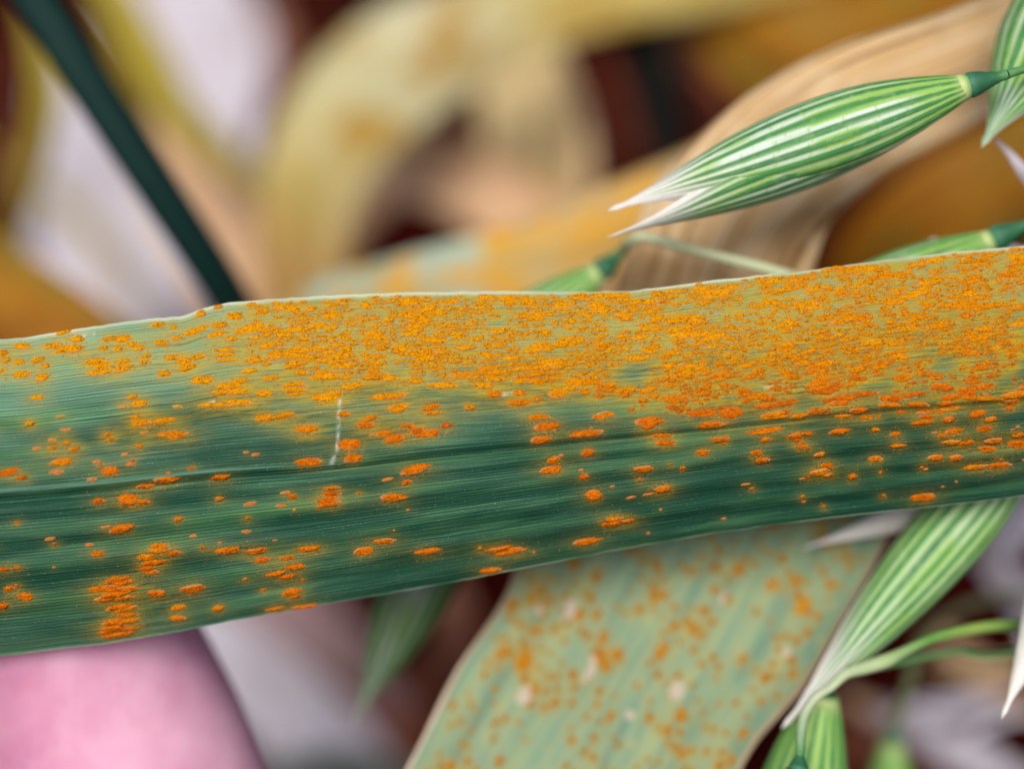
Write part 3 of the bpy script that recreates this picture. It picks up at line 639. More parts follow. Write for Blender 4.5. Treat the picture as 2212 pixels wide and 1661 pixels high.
STR = [([(-60, 300, 240, 4), (60, 380, 236, 14), (170, 470, 232, 16), (260, 600, 232, 14), (330, 760, 240, 4)], m_olive), ([(560, -60, 230, 5), (600, 60, 226, 26), (610, 150, 224, 30), (570, 260, 224, 22), (520, 400, 232, 4)], m_mauve),
              ([(1180, 60, 195, 4), (1230, 190, 192, 15), (1260, 330, 190, 17), (1250, 470, 192, 14), (1220, 620, 200, 4)], m_tan), ([(1290, 120, 240, 4), (1330, 220, 236, 18), (1350, 320, 234, 18), (1330, 440, 240, 4)], m_brown),
       ([(300, 420, 250, 4), (380, 520, 246, 20), (440, 600, 244, 22), (480, 720, 250, 6)], m_beige), ([(0, 60, 230, 6), (20, 200, 226, 16), (10, 380, 226, 16), (-30, 520, 232, 4)], m_brown),
       ([(560, 1420, 230, 4), (640, 1440, 226, 14), (740, 1480, 224, 16), (830, 1560, 226, 4)], m_mauve), ([(1480, 120, 185, 4), (1530, 170, 182, 16), (1570, 240, 180, 18), (1560, 330, 184, 4)], m_brown)]
SLAB = ['thin olive straw crossing the broad bleached leaf', 'short mauve straw between a bleached leaf and the arching leaf', 
        'thin tan straw along the edge of the upright beige leaf', 'dark brown straw down in the black gap beside the blackened stem', 'beige straw crossing behind the dark stem onto pale litter', 'dark brown straw in the red gap beside the thin dull yellow leaf',
        'mauve straw over the bleached leaf by the fingertip', 'brown straw resting on the mauve brown withered leaf']
for i, (pts, mt) in enumerate(STR):
    ribbon('withered_straw', pts, mt, SLAB[i], 'straw', 'withered straws behind the leaves', fold=.25, seed=80 + i, n=40, m=9)

# the second rusty leaf, pale and out of focus
def build_pale_leaf():
    mt = mat_leaf('pale_rusty_blade', ((.11, .21, .15), (.21, .32, .205), (.33, .38, .185)), (.04, .8), .12, seed=30, patch=.22, veins=.8, spots=(.30, .60, (.38, .38, .16)), halo=(.36, .25, .05), mott=.35)
    em = mat_leaf('straw_margin', ((.30, .22, .13), (.46, .38, .27), (.66, .60, .50)), (.05, .8), .1, seed=31)
    root, base, Pm, ctr, S, Nn, hw, q = ribbon('rusted_oat_leaf', [(700, 2560, 86, 200), (870, 2280, 88, 270), (1000, 2060, 90, 290), (1144, 1813, 93, 302), (1320, 1510, 95, 315), (1494, 1207, 97, 325), (1640, 960, 101, 318), (1760, 820, 112, 240), (1830, 760, 135, 120), (1860, 750, 165, 20)],
        mt, 'broad pale blue green leaf dotted with orange rust, with a straw coloured margin', fold=.0, curl=-.05, wave=.04, roll=[-6, -4, 0, 4, 6], seed=31, rib=.35, ragged=.11, edge_mat=em, n=300, m=73)
    n, m = Pm.shape[:2]
    def fn(s, t):
        a = np.clip(s, 0, n - 1.001); b = np.clip((t + 1) / 2 * (m - 1), 0, m - 1.001); i = a.astype(int); j = b.astype(int); fa = (a - i)[:, None]; fb = (b - j)[:, None]
        return (Pm[i, j] * (1 - fa) + Pm[i + 1, j] * fa) * (1 - fb) + (Pm[i, j + 1] * (1 - fa) + Pm[i + 1, j + 1] * fa) * fb
    r = np.random.default_rng(14); sp = []; keep = []
    for _ in range(9000):
        s = r.uniform(20, 290); t = r.uniform(-.95, .95); q0 = fn(np.array([s]), np.array([t]))[0] - CAM; d0 = q0 @ F_
        x = (q0 @ R_) / d0 / K + 1106; y = 830.5 - (q0 @ U_) / d0 / K
        if not (860 < x < 2000 and 1060 < y < 1760): continue
        if y < ed(BOT, x) - 25: continue
        if vnoise(np.array([s / 12.]), np.array([t * 5 + 10]), 8)[0] < .24: continue
        if any(((s - a) / 3.0) ** 2 + ((t - b) / .05) ** 2 < 1 for a, b in keep): continue
        keep.append((s, t)); l = float(np.clip(r.lognormal(math.log(.52), .42), .28, 1.5)); sp.append((s, t, l, l * r.uniform(.42, .72)))
        if len(sp) >= 300: break
    blade = [c for c in root.children if c.name.startswith('blade')][0]
    hl = np.zeros((n, m)); flat = Pm
    for s, t, l, w_ in sp:
        i = int(s); p = fn(np.array([s]), np.array([t]))[0]; i0, i1 = max(i - 14, 0), min(i + 15, n)
        dd_ = np.linalg.norm(flat[i0:i1] - p, axis=2); hl[i0:i1] += .75 * np.exp(-(dd_ / (.45 * l + .22)) ** 2)
    at = blade.data.attributes.new('halo', 'FLOAT', 'POINT'); at.data.foreach_set('value', np.tile(np.clip(hl, 0, 1).ravel(), 2).astype(np.float32))
    meshes = {}
    for s, t, l, w_ in sp:
        p, a, b, n_ = frame_on(fn, s, t, dx=1.2, dt=.03); k = int(r.integers(len(PV))); yl = int(r.integers(1, 4)); key = (k, yl)
        if key not in meshes:
            V, Fc, lip = PV[k]; o = mesh('pustule', V, Fc, M_OLD, uv=V[:, :2] + yl * 3 + k, attrs={'lip': np.clip(lip * .5 + .12 * yl, 0, 1), 'yellow': np.full(len(V), .55 + .12 * yl)}); meshes[key] = o.data
        else:
            o = bpy.data.objects.new('pustule', meshes[key]); C.objects.link(o)
        o.parent = root; mm_ = np.eye(4); mm_[:3, 0] = a * l; mm_[:3, 1] = b * w_; mm_[:3, 2] = n_ * .12; mm_[:3, 3] = (p + n_ * .004 - base) * MM
        o.matrix_local = Matrix(mm_.tolist())
    # bleached flecks, dead tissue slightly raised
    fm = mat_leaf('dead_fleck', ((.26, .22, .15), (.36, .30, .22), (.44, .38, .30)), (.3, .8), 0, seed=33)
    px = lambda x, y: (x * .6781 * D + 1500 * D, y * .6781 * D + 2000 * D)
    V0, F0, _ = PV[0]
    fl = [(1120, 600, 130, 70), (840, 1110, 110, 80), (1720, 1080, 120, 80), (1460, 1215, 60, 50), (1220, 960, 130, 50), (2010, 540, 70, 50), (930, 590, 90, 40), (1250, 880, 80, 40)]
    fl = [(px(a, b), c, d) for a, b, c, d in fl] + [((1698, 1410), 60, 50), ((1905, 1365), 60, 30)]
    allp = Pm.reshape(-1, 3); rel = allp - CAM; dd = rel @ F_; pxx = (rel @ R_) / dd / K + 1106; pyy = 830.5 - (rel @ U_) / dd / K
    for (x, y), L, W_ in fl:
        k = int(np.argmin((pxx - x) ** 2 + (pyy - y) ** 2)); s, t = divmod(k, m); p, a, b, n_ = frame_on(fn, float(s), t / (m - 1) * 2 - 1, .8, .03)
        o = mesh('dead_fleck', V0, F0, fm, root, attrs={'along': np.zeros(len(V0))}); sc_ = .6781 * D * K * 94
        mm_ = np.eye(4); mm_[:3, 0] = a * L * sc_; mm_[:3, 1] = b * W_ * sc_; mm_[:3, 2] = n_ * .05; mm_[:3, 3] = (p + n_ * .004 - base) * MM
        o.matrix_local = Matrix(mm_.tolist())
build_pale_leaf()

# ------------------------------------------------------------------ stems
def tube(pts, n=60, k=10):
    """pts: (x, y, depth, radius mm) -> verts (n, k, 3)"""
    q = catmull(pts, n); c = P(q[:, 0], q[:, 1], q[:, 2]); T = nrm(np.gradient(c, axis=0)); V = nrm(CAM - c)
    S = nrm(np.cross(T, V)); N = np.cross(S, T); a = np.linspace(0, 2 * np.pi, k, endpoint=False)
    return c, c[:, None] + q[:, 3][:, None, None] * (S[:, None] * np.cos(a)[None, :, None] + N[:, None] * np.sin(a)[None, :, None])
def caps(n, k): return [list(range(k))[::-1], list(range((n - 1) * k, n * k))]
def culm(name, pts, mat, label, nodes=()):
    c, V = tube(pts, 80, 14); n = len(c); root = empty(name, c[-1], label, 'stem')
    u = np.cumsum(np.r_[0, np.linalg.norm(np.diff(c, axis=0), axis=1)]); k = 14
    uv = np.stack([np.repeat(u[:, None], k, 1), np.repeat((np.arange(k) * .7)[None], n, 0)], -1)
    mesh('stalk', V, grid_faces(n, k, True), mat, root, c[-1], uv.reshape(-1, 2), {'along': np.zeros(n * k)})
m_culm = mat_leaf('dark_culm', ((.002, .014, .014), (.004, .024, .022), (.008, .036, .026)), (.04, 1.2), 0, .6, seed=60, spec=.12)
culm('oat_plant_stalk', [(-120, -330, 108, 1.75), (60, -30, 109, 1.75), (200, 190, 110, 1.75), (350, 420, 112, 1.7), (480, 620, 116, 1.7), (560, 760, 124, 1.7), (620, 900, 145, 1.8), (650, 1000, 190, 1.9), (660, 1040, 262, 2.0)], m_culm, 'thick dark green oat stem slanting down behind the rusted leaf')
m_black = mat_leaf('blackened_culm', ((.004, .005, .006), (.010, .012, .011), (.02, .022, .015)), (.04, 1.2), 0, .8, seed=61, spec=.03)
culm('oat_plant_stalk', [(1300, -260, 178, 2.9), (1370, 20, 180, 2.9), (1410, 170, 182, 2.9), (1450, 330, 186, 2.8), (1500, 520, 196, 2.8), (1540, 700, 220, 2.6), (1550, 800, 262, 2.4)], m_black, 'blackened stem in the dark gap beside the upright beige leaf')

# ------------------------------------------------------------------ oat spikelets
G_DARK, G_MID, G_LIT = np.array((.034, .19, .058)), np.array((.085, .34, .045)), np.array((.34, .58, .13))
WIN, TIP = np.array((.72, .82, .76)), np.array((.86, .82, .80))
M_GL = mat_attr('glume', .50, .18, .28, 5000, .045); M_NODE = mat_attr('spikelet_node', .5, .0, .35, 6000, .06)
M_PED = mat_attr('pedicel', .5, .1, .35, 4000, .04)

def glume(root, base, B, Tp, hw, up, wrap=115, seed=0, name='glume', nv=11, belly=.38, tipw=.35, depth_k=.85, sag=0., pale=0., ns=170, na=64, lift=0., tip0=.60, basew=.30, winw=.95, tint=1.):
    """a boat-shaped bract from B to Tp (mm); up is the side its back faces"""
    r = np.random.default_rng(seed); ax = Tp - B; L = np.linalg.norm(ax); ax = ax / L
    N = nrm(up - ax * (up @ ax)); S = np.cross(N, ax)
    s = np.linspace(0, 1, ns); th = np.radians(np.linspace(-wrap, wrap, na)); SS, TH = np.meshgrid(s, th, indexing='ij')
    prof = np.where(s < belly, basew + (1 - basew) * np.sin(np.clip(s / belly, 0, 1) * np.pi / 2) ** .9, np.cos(np.clip((s - belly) / (1 - belly), 0, 1) * np.pi / 2) ** 1.2)
    prof = np.maximum(prof * (1 - .12 * sstep(.75, 1, s)), .07 * sstep(1.001, .975, s) + .012) * (1 + .10 * sstep(.7, .9, s) * (vnoise(s * 40, s * 0, seed + 2) - .5))
    W = hw * prof[:, None]
    vein = .5 + .5 * np.cos(TH / th.max() * nv * np.pi + .5 * np.sin(TH * 5 + seed) + .5 * (vnoise(SS * 5 + 3, TH * 2.2 + 9, seed) - .5))     # 1 on a vein
    rib = 1 + .045 * vein ** 2 * np.clip(1 - SS * .6, 0, 1)
    half = np.clip((np.abs(TH) / np.radians(wrap)), 0, 1)
    wr = 1 - .35 * sstep(.62, 1, SS)                                                       # the bract opens towards its tip
    x = W * np.sin(TH * wr) * rib; z = W * depth_k * np.cos(TH * wr) * rib
    bend = sag * L * (SS ** 2) + lift * SS
    V = B + ax * (SS[..., None] * L) + S * x[..., None] + N * (z + bend)[..., None]
    rad = nrm(S * np.sin(TH * wr)[..., None] + N * np.cos(TH * wr)[..., None])
    inn = V - rad * .07
    # colours: green veins, clear windows with cross veins, white margin and tip
    wn = SS * L; band = np.round(TH / th.max() * nv / 2)
    off = vnoise(band * 7.3 + 50, band * 0 + seed, 3) * 4
    win_len = 2.1
    cross = np.abs(((wn + off) / win_len) % 1 - .5) * 2
    cross = sstep(.90, .97, cross + .05 * (vnoise(wn * 3, band * 3, 9) - .5))
    cen = np.exp(-(np.abs(TH - .15) / np.radians(42)) ** 2); gl = .16 + .24 * cen
    green = sstep(gl - .06, gl + .34, vein + .16 * (vnoise(wn * .3, band * 3.3 + 70, seed + 8) - .5) + .10 * (vnoise(wn * .8, TH * 9, seed) - .5))
    windowy = sstep(.10, .22, SS) * (.55 + .45 * cen) * (1 - .55 * sstep(np.radians(62), np.radians(88), np.abs(TH)))
    col_v = G_DARK + (G_MID - G_DARK) * vnoise(wn * .25, TH * 6 + 9, seed + 1)[..., None]
    col_v = col_v + (np.array((.09, .27, .13)) - col_v) * (sstep(.75, 1, vein) * .5)[..., None]
    win = G_LIT + (WIN - G_LIT) * (windowy * sstep(.2, .6, vnoise(wn * .35 + 3, band * 2.1 + 30, seed + 4)) * winw + 0)[..., None]
    win = win + (G_LIT - win) * (cross * .6 * (1 - .8 * sstep(.55, .75, SS)))[..., None]
    c = win + (col_v - win) * green[..., None]
    edgeline = (1 - np.abs(green * 2 - 1)) * .5
    c = c + (G_LIT - c) * edgeline[..., None]
    tipf = sstep(tip0, tip0 + .28, SS + .22 * half ** 2 + .12 * (vnoise(TH * 6, SS * 2, seed + 6) - .5) - .12 * green)
    tipf = np.maximum(tipf, sstep(.86, .97, half + .10 * (vnoise(wn * 1.5, TH * 0 + seed, 5) - .5)) * .9)
    c = c + (TIP - c) * (tipf * .96)[..., None]
    c = c + (TIP - c) * pale
    fleck = sstep(.66, .78, vnoise(wn * 2.2, TH * 14 + 40, seed + 12)) * .14
    c = c + (np.array((.62, .70, .42)) - c) * fleck[..., None]
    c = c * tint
    basef = sstep(.05, .0, SS); c = c + (np.array((.45, .55, .22)) - c) * (basef * .8)[..., None]
    f = grid_faces(ns, na); nm = ns * na; idx = np.arange(nm).reshape(ns, na)
    side = lambda a: np.stack([a[:-1], a[1:], a[1:] + nm, a[:-1] + nm], -1)
    Fc = np.vstack([f, f[:, ::-1] + nm, side(idx[:, 0]), side(idx[:, -1]), side(idx[0]), side(idx[-1])])
    ci = c * .85 + .1
    return mesh(name, np.concatenate([V.reshape(-1, 3), inn.reshape(-1, 3)]), Fc, M_GL, root, base, attrs={'col': np.concatenate([c.reshape(-1, 3), ci.reshape(-1, 3)])})

def lathe(root, base, name, A, B, prof, cols, mat, k=20):
    ax = B - A; L = np.linalg.norm(ax); ax /= L; S = nrm(np.cross(ax, F_ + .01 * U_)); N = np.cross(S, ax)
    a = np.linspace(0, 2 * np.pi, k, endpoint=False); V = []; Cc = []
    tp, rp = zip(*prof); s = np.linspace(0, 1, 26); rr = np.interp(s, tp, rp)
    ct, cc = zip(*cols); cc = np.array(cc)
    for si, ri in zip(s, rr):
        V.append(A + ax * L * si + ri * (S[None] * np.cos(a)[:, None] + N[None] * np.sin(a)[:, None]))
        col = np.array([np.interp(si, ct, cc[:, j]) for j in range(3)]); Cc.append(np.repeat(col[None], k, 0))
    n = len(s); fcs = grid_faces(n, k, True).tolist() + caps(n, k)
    return mesh(name, np.array(V), fcs, mat, root, base, attrs={'col': np.array(Cc).reshape(-1, 3)})

def pedicel(root, base, pts, cols, name='pedicel', hairs=0):
    c, V = tube(pts, 110, 10); n = len(c); L_ = np.cumsum(np.r_[0, np.linalg.norm(np.diff(c, axis=0), axis=1)]); s = np.clip(L_ / np.interp((len(pts) - 3) / (len(pts) - 1), np.linspace(0, 1, n), L_), 0, 1); ct, cc = zip(*cols); cc = np.array(cc)
    col = np.stack([np.interp(s, ct, cc[:, j]) for j in range(3)], -1)
    pd = mesh(name, V, grid_faces(n, 10, True).tolist() + caps(n, 10), M_PED, root, base, attrs={'col': np.repeat(col[:, None], 10, 1).reshape(-1, 3)})
    if hairs:
        r = np.random.default_rng(3); HV, HF = [], []
        for h in range(hairs):
            i = int(r.integers(2, n - 2)); j = int(r.integers(10)); p = V[i, j]; d = nrm(p - c[i]); t = nrm(c[i + 1] - c[i]); d2 = nrm(d + .8 * t)
            sd = np.cross(d2, t) * .012; b = len(HV); HV += [p - sd, p + sd, p + d2 * r.uniform(.08, .17)]; HF.append((b, b + 1, b + 2))
        mesh('hair', np.array(HV), HF, M_PED, pd, base, attrs={'col': np.full((len(HV), 3), .7)}, kind='stuff')

PG = [(0, (.10, .28, .10)), (.35, (.12, .26, .09)), (1, (.25, .40, .16))]
def spikelet(label, Bq, Tq, hw, ped=None, gap=None, node=True, nodelen=3.4, group='oat spikelets of the panicle', seed=0, up=(.0, .5), ped_cols=PG, second=True, pale=0., wrap=112, noder=1.05, hairs=0, tip0=.60, belly=.38, winw=.95, tint=1., name='oat_spikelet'):
    """Bq, Tq: (x, y, depth) of collar and tip; hw mm; up: how far the back is turned right / up in the picture"""
    B = P(*[np.float64(v) for v in Bq]); Tp = P(*[np.float64(v) for v in Tq]); ax = nrm(Tp - B)
    upv = -F_ + R_ * up[0] + U_ * up[1]
    root = empty(name, B, label, 'spikelet', group)
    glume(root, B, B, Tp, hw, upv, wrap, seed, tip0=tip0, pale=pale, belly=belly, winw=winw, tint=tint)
    if second:
        side = nrm(np.cross(ax, -F_)); side = side * np.sign(-(side @ U_) + 1e-6)
        T2 = Tp + (gap if gap is not None else side * 1.6 - ax * .3)
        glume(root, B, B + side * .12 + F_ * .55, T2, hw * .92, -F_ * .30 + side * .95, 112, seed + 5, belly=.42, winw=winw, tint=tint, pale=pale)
        fl = B + (Tp + T2 - 2 * B) * .5 * .80
        glume(root, B, B + F_ * .3 + ax * 1.0, fl + side * .1, hw * .72, -F_ + side * .3, 170, seed + 9, name='floret', nv=7, pale=.25, ns=90, na=40)
    if node:
        dirn = -ax
        if ped is not None:
            p1 = P(*[np.float64(v) for v in ped[0][:3]]); dirn = nrm(p1 - B)
        E = B + dirn * nodelen
        nd = lathe(root, B, 'node', B - ax * .1, E, [(0, noder * .9), (.10, noder), (.3, noder * .88), (.55, noder * .62), (.8, noder * .42), (1, .30)], [(0, (.05, .20, .11)), (.25, (.022, .12, .055)), (.7, (.028, .135, .055)), (1, (.10, .28, .10))], M_NODE)
        lathe(nd, B, 'callus', B + ax * .7, B - ax * .12, [(0, hw * .30), (.3, hw * .345), (.7, hw * .345), (1, hw * .30)], [(0, (.16, .36, .08)), (.45, (.50, .60, .24)), (1, (.20, .36, .12))], M_NODE)
        if ped is not None:
            q = E - CAM; d = q @ F_; ex, ey = (q @ R_) / d / K + 1106, 830.5 - (q @ U_) / d / K
            pedicel(root, B, [(ex, ey, d, .29)] + [p for p in ped[1:]] + [(3500, ped[-1][1] * .5 + 400, ped[-1][2] + 14, .45), (4300, 760, 128, .6)], ped_cols, hairs=hairs)
    return root

spikelet('plump green and white striped spikelet with two white tips, before the tan leaf', (2086, 186, 86.2), (1313, 455, 88.3), 2.42, ped=[(2168, 162, 85.9, .3), (2212, 149, 86, .24), (2300, 132, 87, .24), (2460, 150, 90, .28), (2700, 260, 96, .35)],
         gap=-U_ * 1.62 + R_ * -.02 + F_ * .2, seed=3, up=(.0, .55), nodelen=2.5, noder=.80)
spikelet('striped spikelet with a single white tip hanging by the edge of the tan leaf', (2540, -340, 93), (2120, 318, 89), 3.3, ped=[(2700, -380, 94, .3), (2760, -430, 95, .3), (2900, -420, 97, .3), (3000, -300, 100, .35)], seed=11, up=(-.5, .2), second=False, nodelen=3, tip0=.86, belly=.6)
spikelet('green spikelet with a dark node just showing over the rusted leaf edge', (2142, 518, 91), (1540, 800, 96), 2.2, ped=[(2210, 489, 90.6, .3), (2260, 468, 91, .26), (2400, 440, 93, .28), (2650, 430, 98, .32)], seed=17, up=(0, .7), nodelen=2.9, noder=.85)
ribbon('chaff', [(2010, 517, 93, 1.5), (2040, 518, 93, 5), (2080, 518, 93, 8), (2130, 524, 93.5, 9), (2212, 540, 94, 7), (2300, 560, 95, 2)], m_white, 'thin pointed white chaff blade showing over the rusted leaf edge', 'chaff', None, fold=.25, seed=61, n=40, m=9)
spikelet('green spikelet on an arched pale stalk, half hidden by the rusted leaf', (1296, 588, 97), (800, 960, 102), 2.35, ped=[(1338, 548, 97, .3), (1362, 520, 95, .33), (1400, 513, 94, .33), (1500, 540, 94, .33), (1690, 590, 94, .34), (1900, 660, 97, .24), (2150, 740, 99, .3)],
         ped_cols=[(0, (.10, .22, .10)), (.10, (.62, .68, .42)), (.6, (.66, .72, .46)), (1, (.3, .4, .2))], seed=23, up=(0, .6), nodelen=2.0, noder=.85)
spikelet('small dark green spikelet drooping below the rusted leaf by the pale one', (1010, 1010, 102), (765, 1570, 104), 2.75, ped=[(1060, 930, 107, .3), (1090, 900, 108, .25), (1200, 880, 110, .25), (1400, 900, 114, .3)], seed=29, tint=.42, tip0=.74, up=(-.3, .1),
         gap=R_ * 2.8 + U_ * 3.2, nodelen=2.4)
spikelet('long striped spikelet slanting across the edge of the pale rusty leaf', (2265, 905, 93), (1688, 1575, 91), 2.3, ped=[(2390, 800, 94, .3), (2440, 770, 95, .26), (2560, 760, 97, .28), (2800, 800, 100, .3)], seed=37, winw=.45, up=(.1, .1), gap=R_ * 2.6 + U_ * 1.8 + F_ * 1.5, nodelen=3)
spikelet('slim white empty glume pointing out from under the rusted leaf', (2180, 1050, 97), (1737, 1184, 95), .95, ped=[(2280, 1010, 97, .3), (2320, 1000, 98, .22), (2420, 1000, 99, .25), (2600, 1040, 102, .3)], seed=43, second=False, pale=.93, up=(0, .4), nodelen=2, noder=.6)
spikelet('white glume tip hanging down beside the curled white leaf', (2440, 900, 94), (2164, 1553, 88), 2.0, ped=[(2490, 800, 95, .3), (2520, 750, 96, .26), (2640, 720, 98, .28), (2800, 740, 101, .3)], seed=47, second=False, pale=.9, up=(-.3, .2), nodelen=2.5)
spikelet('bright green spikelet hanging below the tip of the long striped one', (1779, 1502, 92.5), (1620, 2260, 95), 3.0, ped=[(1800, 1462, 92.5, .3), (1818, 1450, 93, .24), (1900, 1440, 94, .24), (2060, 1410, 96, .25), (2300, 1390, 100, .3)], seed=53, winw=.25, up=(-.3, .1), nodelen=1.3, noder=.6)
spikelet('spikelet hanging out of view from a hooked hairy pale stalk', (1724, 1668, 87), (1680, 2420, 89), 2.6, ped=[(1729, 1620, 87.3, .3), (1730, 1590, 87.5, .32), (1738, 1545, 88, .30), (1762, 1508, 88.5, .28), (1795, 1485, 89, .28), (1828, 1456, 89.5, .34), (1870, 1443, 90, .42), (1915, 1428, 90.3, .46), (1950, 1410, 90.7, .33), (2020, 1378, 91.5, .33), (2110, 1358, 93, .36), (2212, 1348, 95, .38), (2400, 1335, 99, .45)],
         ped_cols=[(0, (.10, .26, .10)), (.12, (.55, .62, .42)), (.3, (.40, .52, .25)), (.42, (.13, .30, .06)), (.55, (.30, .46, .10)), (.75, (.10, .26, .05)), (1, (.07, .2, .04))], seed=59, up=(0, .2), nodelen=1.2, noder=.62, hairs=260)
spikelet('dark green spikelet on a thin drooping stalk among the straws', (1928, 1606, 112), (1900, 2200, 116), 2.5, ped=[(1931, 1575, 112, .3), (1940, 1550, 112, .4), (1955, 1505, 112, .42), (1970, 1450, 112, .42), (1980, 1400, 113, .40), (2030, 1340, 115, .40), (2150, 1290, 119, .45), (2400, 1260, 126, .5)],
         ped_cols=[(0, (.12, .16, .06)), (.4, (.2, .2, .1)), (1, (.15, .18, .07))], seed=67, up=(-.2, .1), nodelen=1.4, noder=.8)

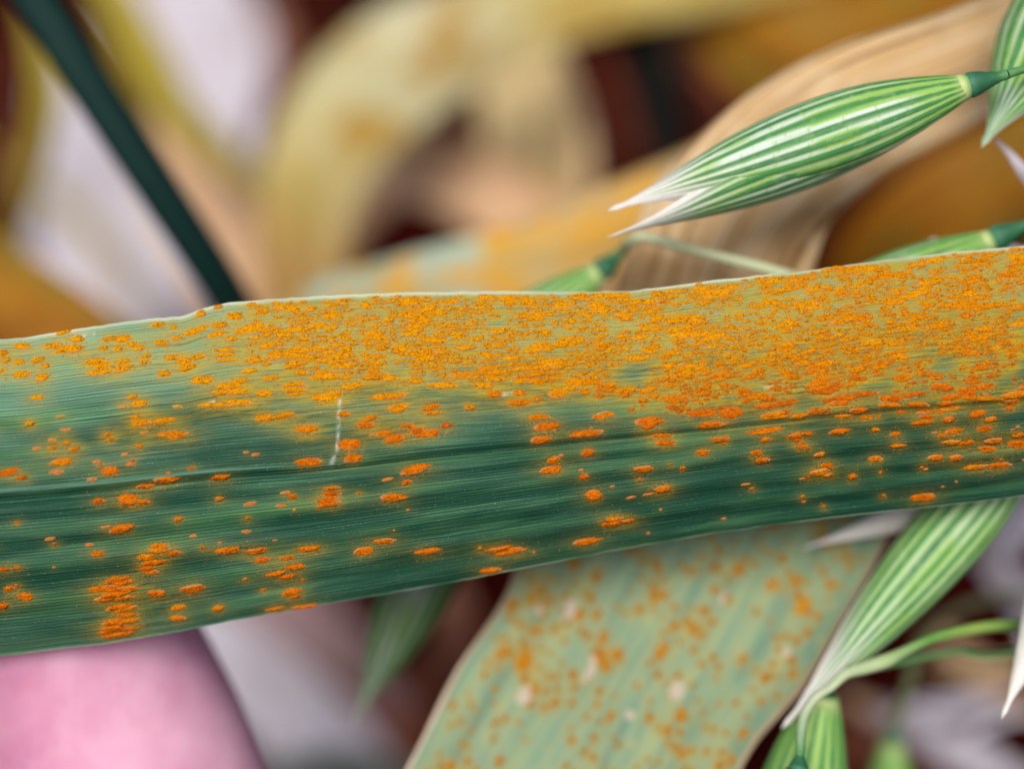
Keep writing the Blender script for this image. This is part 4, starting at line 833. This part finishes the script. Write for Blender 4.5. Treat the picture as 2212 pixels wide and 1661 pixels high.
# ------------------------------------------------------------------ the hand
def build_hand():
    base = P(np.float64(900), np.float64(4300), np.float64(150))
    root = empty('hand', base, 'bare pink hand, one fingertip propping the rusted leaf from behind', 'hand')
    chains = [
      [(10, 1165, 95.6, 7.2), (55, 1290, 96.2, 8.9), (125, 1430, 96.8, 9.7), (235, 1650, 97.6, 10.0), (335, 1860, 98.4, 9.8), (510, 2180, 101, 9.2), (690, 2500, 105, 9.2), (900, 3000, 114, 9.2), (1130, 3600, 127, 10)],         # index, behind the leaf
      [(980, 2900, 82, 6.8), (1130, 2680, 88, 7.8), (1290, 2560, 98, 8.4), (1380, 2580, 108, 8.8), (1480, 3000, 118, 9.3), (1560, 3560, 129, 10)],                                                                         # middle, curled
      [(1330, 3060, 84, 6.4), (1480, 2840, 90, 7.4), (1620, 2740, 100, 8.0), (1700, 2780, 110, 8.4), (1800, 3150, 121, 9), (1900, 3620, 133, 9.6)],                                                                        # ring
      [(1700, 3260, 90, 5.6), (1830, 3080, 95, 6.4), (1960, 3020, 104, 6.9), (2020, 3080, 114, 7.2), (2100, 3380, 126, 8), (2180, 3720, 138, 9)],                                                                          # little
      [(-695, 1235, 75.2, 7.2), (-740, 1420, 74.4, 8.8), (-800, 1760, 76, 9.4), (-740, 2200, 82, 9.4), (-500, 2760, 93, 10.2), (60, 3500, 112, 12.5), (520, 4150, 132, 14)],                                                # thumb, in front
      [(1130, 3600, 127, 10), (1080, 4000, 137, 12), (1000, 4500, 150, 13)], [(1560, 3560, 129, 10), (1380, 4000, 138, 12.5), (1150, 4500, 150, 13.5)], [(1900, 3620, 133, 9.6), (1650, 4050, 142, 12), (1300, 4500, 152, 13)],
      [(2180, 3720, 138, 9), (1850, 4150, 146, 11), (1450, 4550, 154, 12.5)], [(520, 4150, 132, 14), (900, 4500, 148, 14), (1300, 4900, 160, 15)], [(1150, 4500, 150, 13.5), (1300, 5000, 164, 15), (1500, 5700, 185, 18)], [(1000, 4500, 150, 13), (1150, 5000, 163, 14), (1400, 5700, 184, 17)],
      [(520, 4150, 132, 12), (1080, 4000, 137, 12), (1850, 4150, 146, 11)], [(1130, 3600, 127, 9), (1560, 3560, 129, 9), (2180, 3720, 138, 8.5)]]
    r = np.linspace(0, np.pi, 9)[1:-1]; ca = np.linspace(0, 2 * np.pi, 16, endpoint=False)
    VV, FF = [], []
    for ch in chains:
        q = catmull(ch, len(ch) * 7); c = P(q[:, 0], q[:, 1], q[:, 2]); T = nrm(np.gradient(c, axis=0)); S = nrm(np.cross(T, F_ + .02 * R_)); N = np.cross(S, T); n = len(c)
        rad = q[:, 3]; rings = []
        for a0 in np.linspace(np.pi / 2, 0.05, 6)[:-1]: rings.append((c[0] - T[0] * rad[0] * math.sin(a0), max(rad[0] * math.cos(a0), .05), S[0], N[0]))
        for i in range(n): rings.append((c[i], rad[i], S[i], N[i]))
        for a0 in np.linspace(.05, np.pi / 2, 6)[1:]: rings.append((c[-1] + T[-1] * rad[-1] * math.sin(a0), max(rad[-1] * math.cos(a0), .05), S[-1], N[-1]))
        off = sum(len(v) for v in VV)
        V = np.array([o + rd * (s[None] * np.cos(ca)[:, None] + nn[None] * np.sin(ca)[:, None] * .86) for o, rd, s, nn in rings]); k = 16
        FF += [[x + off for x in f] for f in grid_faces(len(rings), k, True).tolist() + caps(len(rings), k)]
        VV.append(V.reshape(-1, 3))
    me = bpy.data.meshes.new('skin'); me.from_pydata((np.vstack(VV) - base).tolist(), [], FF); me.materials.append(M_SKIN)
    o = bpy.data.objects.new('skin', me); C.objects.link(o); o.parent = root; o.scale = (MM, MM, MM)
    rm = o.modifiers.new('remesh', 'REMESH'); rm.mode = 'VOXEL'; rm.voxel_size = .9; rm.use_smooth_shade = True
    sm = o.modifiers.new('smooth', 'SMOOTH'); sm.factor = .5; sm.iterations = 14
    # thumb nail
    u, v = np.meshgrid(np.linspace(-1, 1, 9), np.linspace(0, 1, 9), indexing='ij')
    A = P(np.float64(-695), np.float64(1235), np.float64(75.2)); Bq = P(np.float64(-760), np.float64(1600), np.float64(74.5)); ax = nrm(Bq - A); S = nrm(np.cross(ax, F_)); N = -F_
    V = A + ax * ((v * 12 - 4.5)[..., None]) + S * (5.2 * np.sin(u * 1.1))[..., None] + N * (7.65 * np.cos(u * .75) * (1 - .10 * (1 - v) ** 2) + .2 * v)[..., None]
    mesh('thumb_nail', V, grid_faces(9, 9), mat_attr('nail', .25, 0, .5, 800, 0), root, base, attrs={'col': np.tile(np.array((.78, .5, .5)), (81, 1))})
build_hand()

# ------------------------------------------------------------------ litter on the soil
def litter():
    r = np.random.default_rng(77); VV, FF, UV, off = [], [], [], 0
    for i in range(260):
        x, y = r.uniform(-420, 420), r.uniform(-60, 700); L = r.uniform(15, 60); w_ = r.uniform(1.0, 4.5); a = r.uniform(0, 6.28); n = 7
        s = np.linspace(-1, 1, n); bend = r.normal(0, .25); px = x + L / 2 * (s * math.cos(a) - bend * s * s * math.sin(a)); py = y + L / 2 * (s * math.sin(a) + bend * s * s * math.cos(a))
        z = 4 + r.uniform(3, 9) + 14 * (vnoise(px / 60, py / 60, 3) - .5) + r.normal(0, 1, n) + r.uniform(-.08, .08) * L * s
        wd = w_ * np.sqrt(np.clip(1 - s ** 4, .05, 1)); nx, ny = -math.sin(a), math.cos(a)
        V = np.stack([np.stack([px + nx * wd * q, py + ny * wd * q, z - abs(q) * wd * .2], -1) for q in (-1, 0, 1)], 1)
        VV.append(V.reshape(-1, 3)); FF.append(grid_faces(n, 3) + off); off += n * 3; UV.append(np.stack([np.repeat((s * L / 2 + i * 31)[:, None], 3, 1), np.repeat(np.array([[-w_, 0, w_]]), n, 0)], -1).reshape(-1, 2))
    o = mesh('leaf_litter', np.vstack(VV), np.vstack(FF), mat_leaf('soil_litter', ((.03, .006, .004), (.075, .018, .009), (.15, .055, .03)), (.02, .3), .05, seed=70, patch=.03, spec=.03), None, (0, 0, 0), np.vstack(UV), {'along': np.zeros(off)}, kind='stuff')
    o['label'] = 'brown straw litter scattered over the soil'; o['category'] = 'litter'
litter()
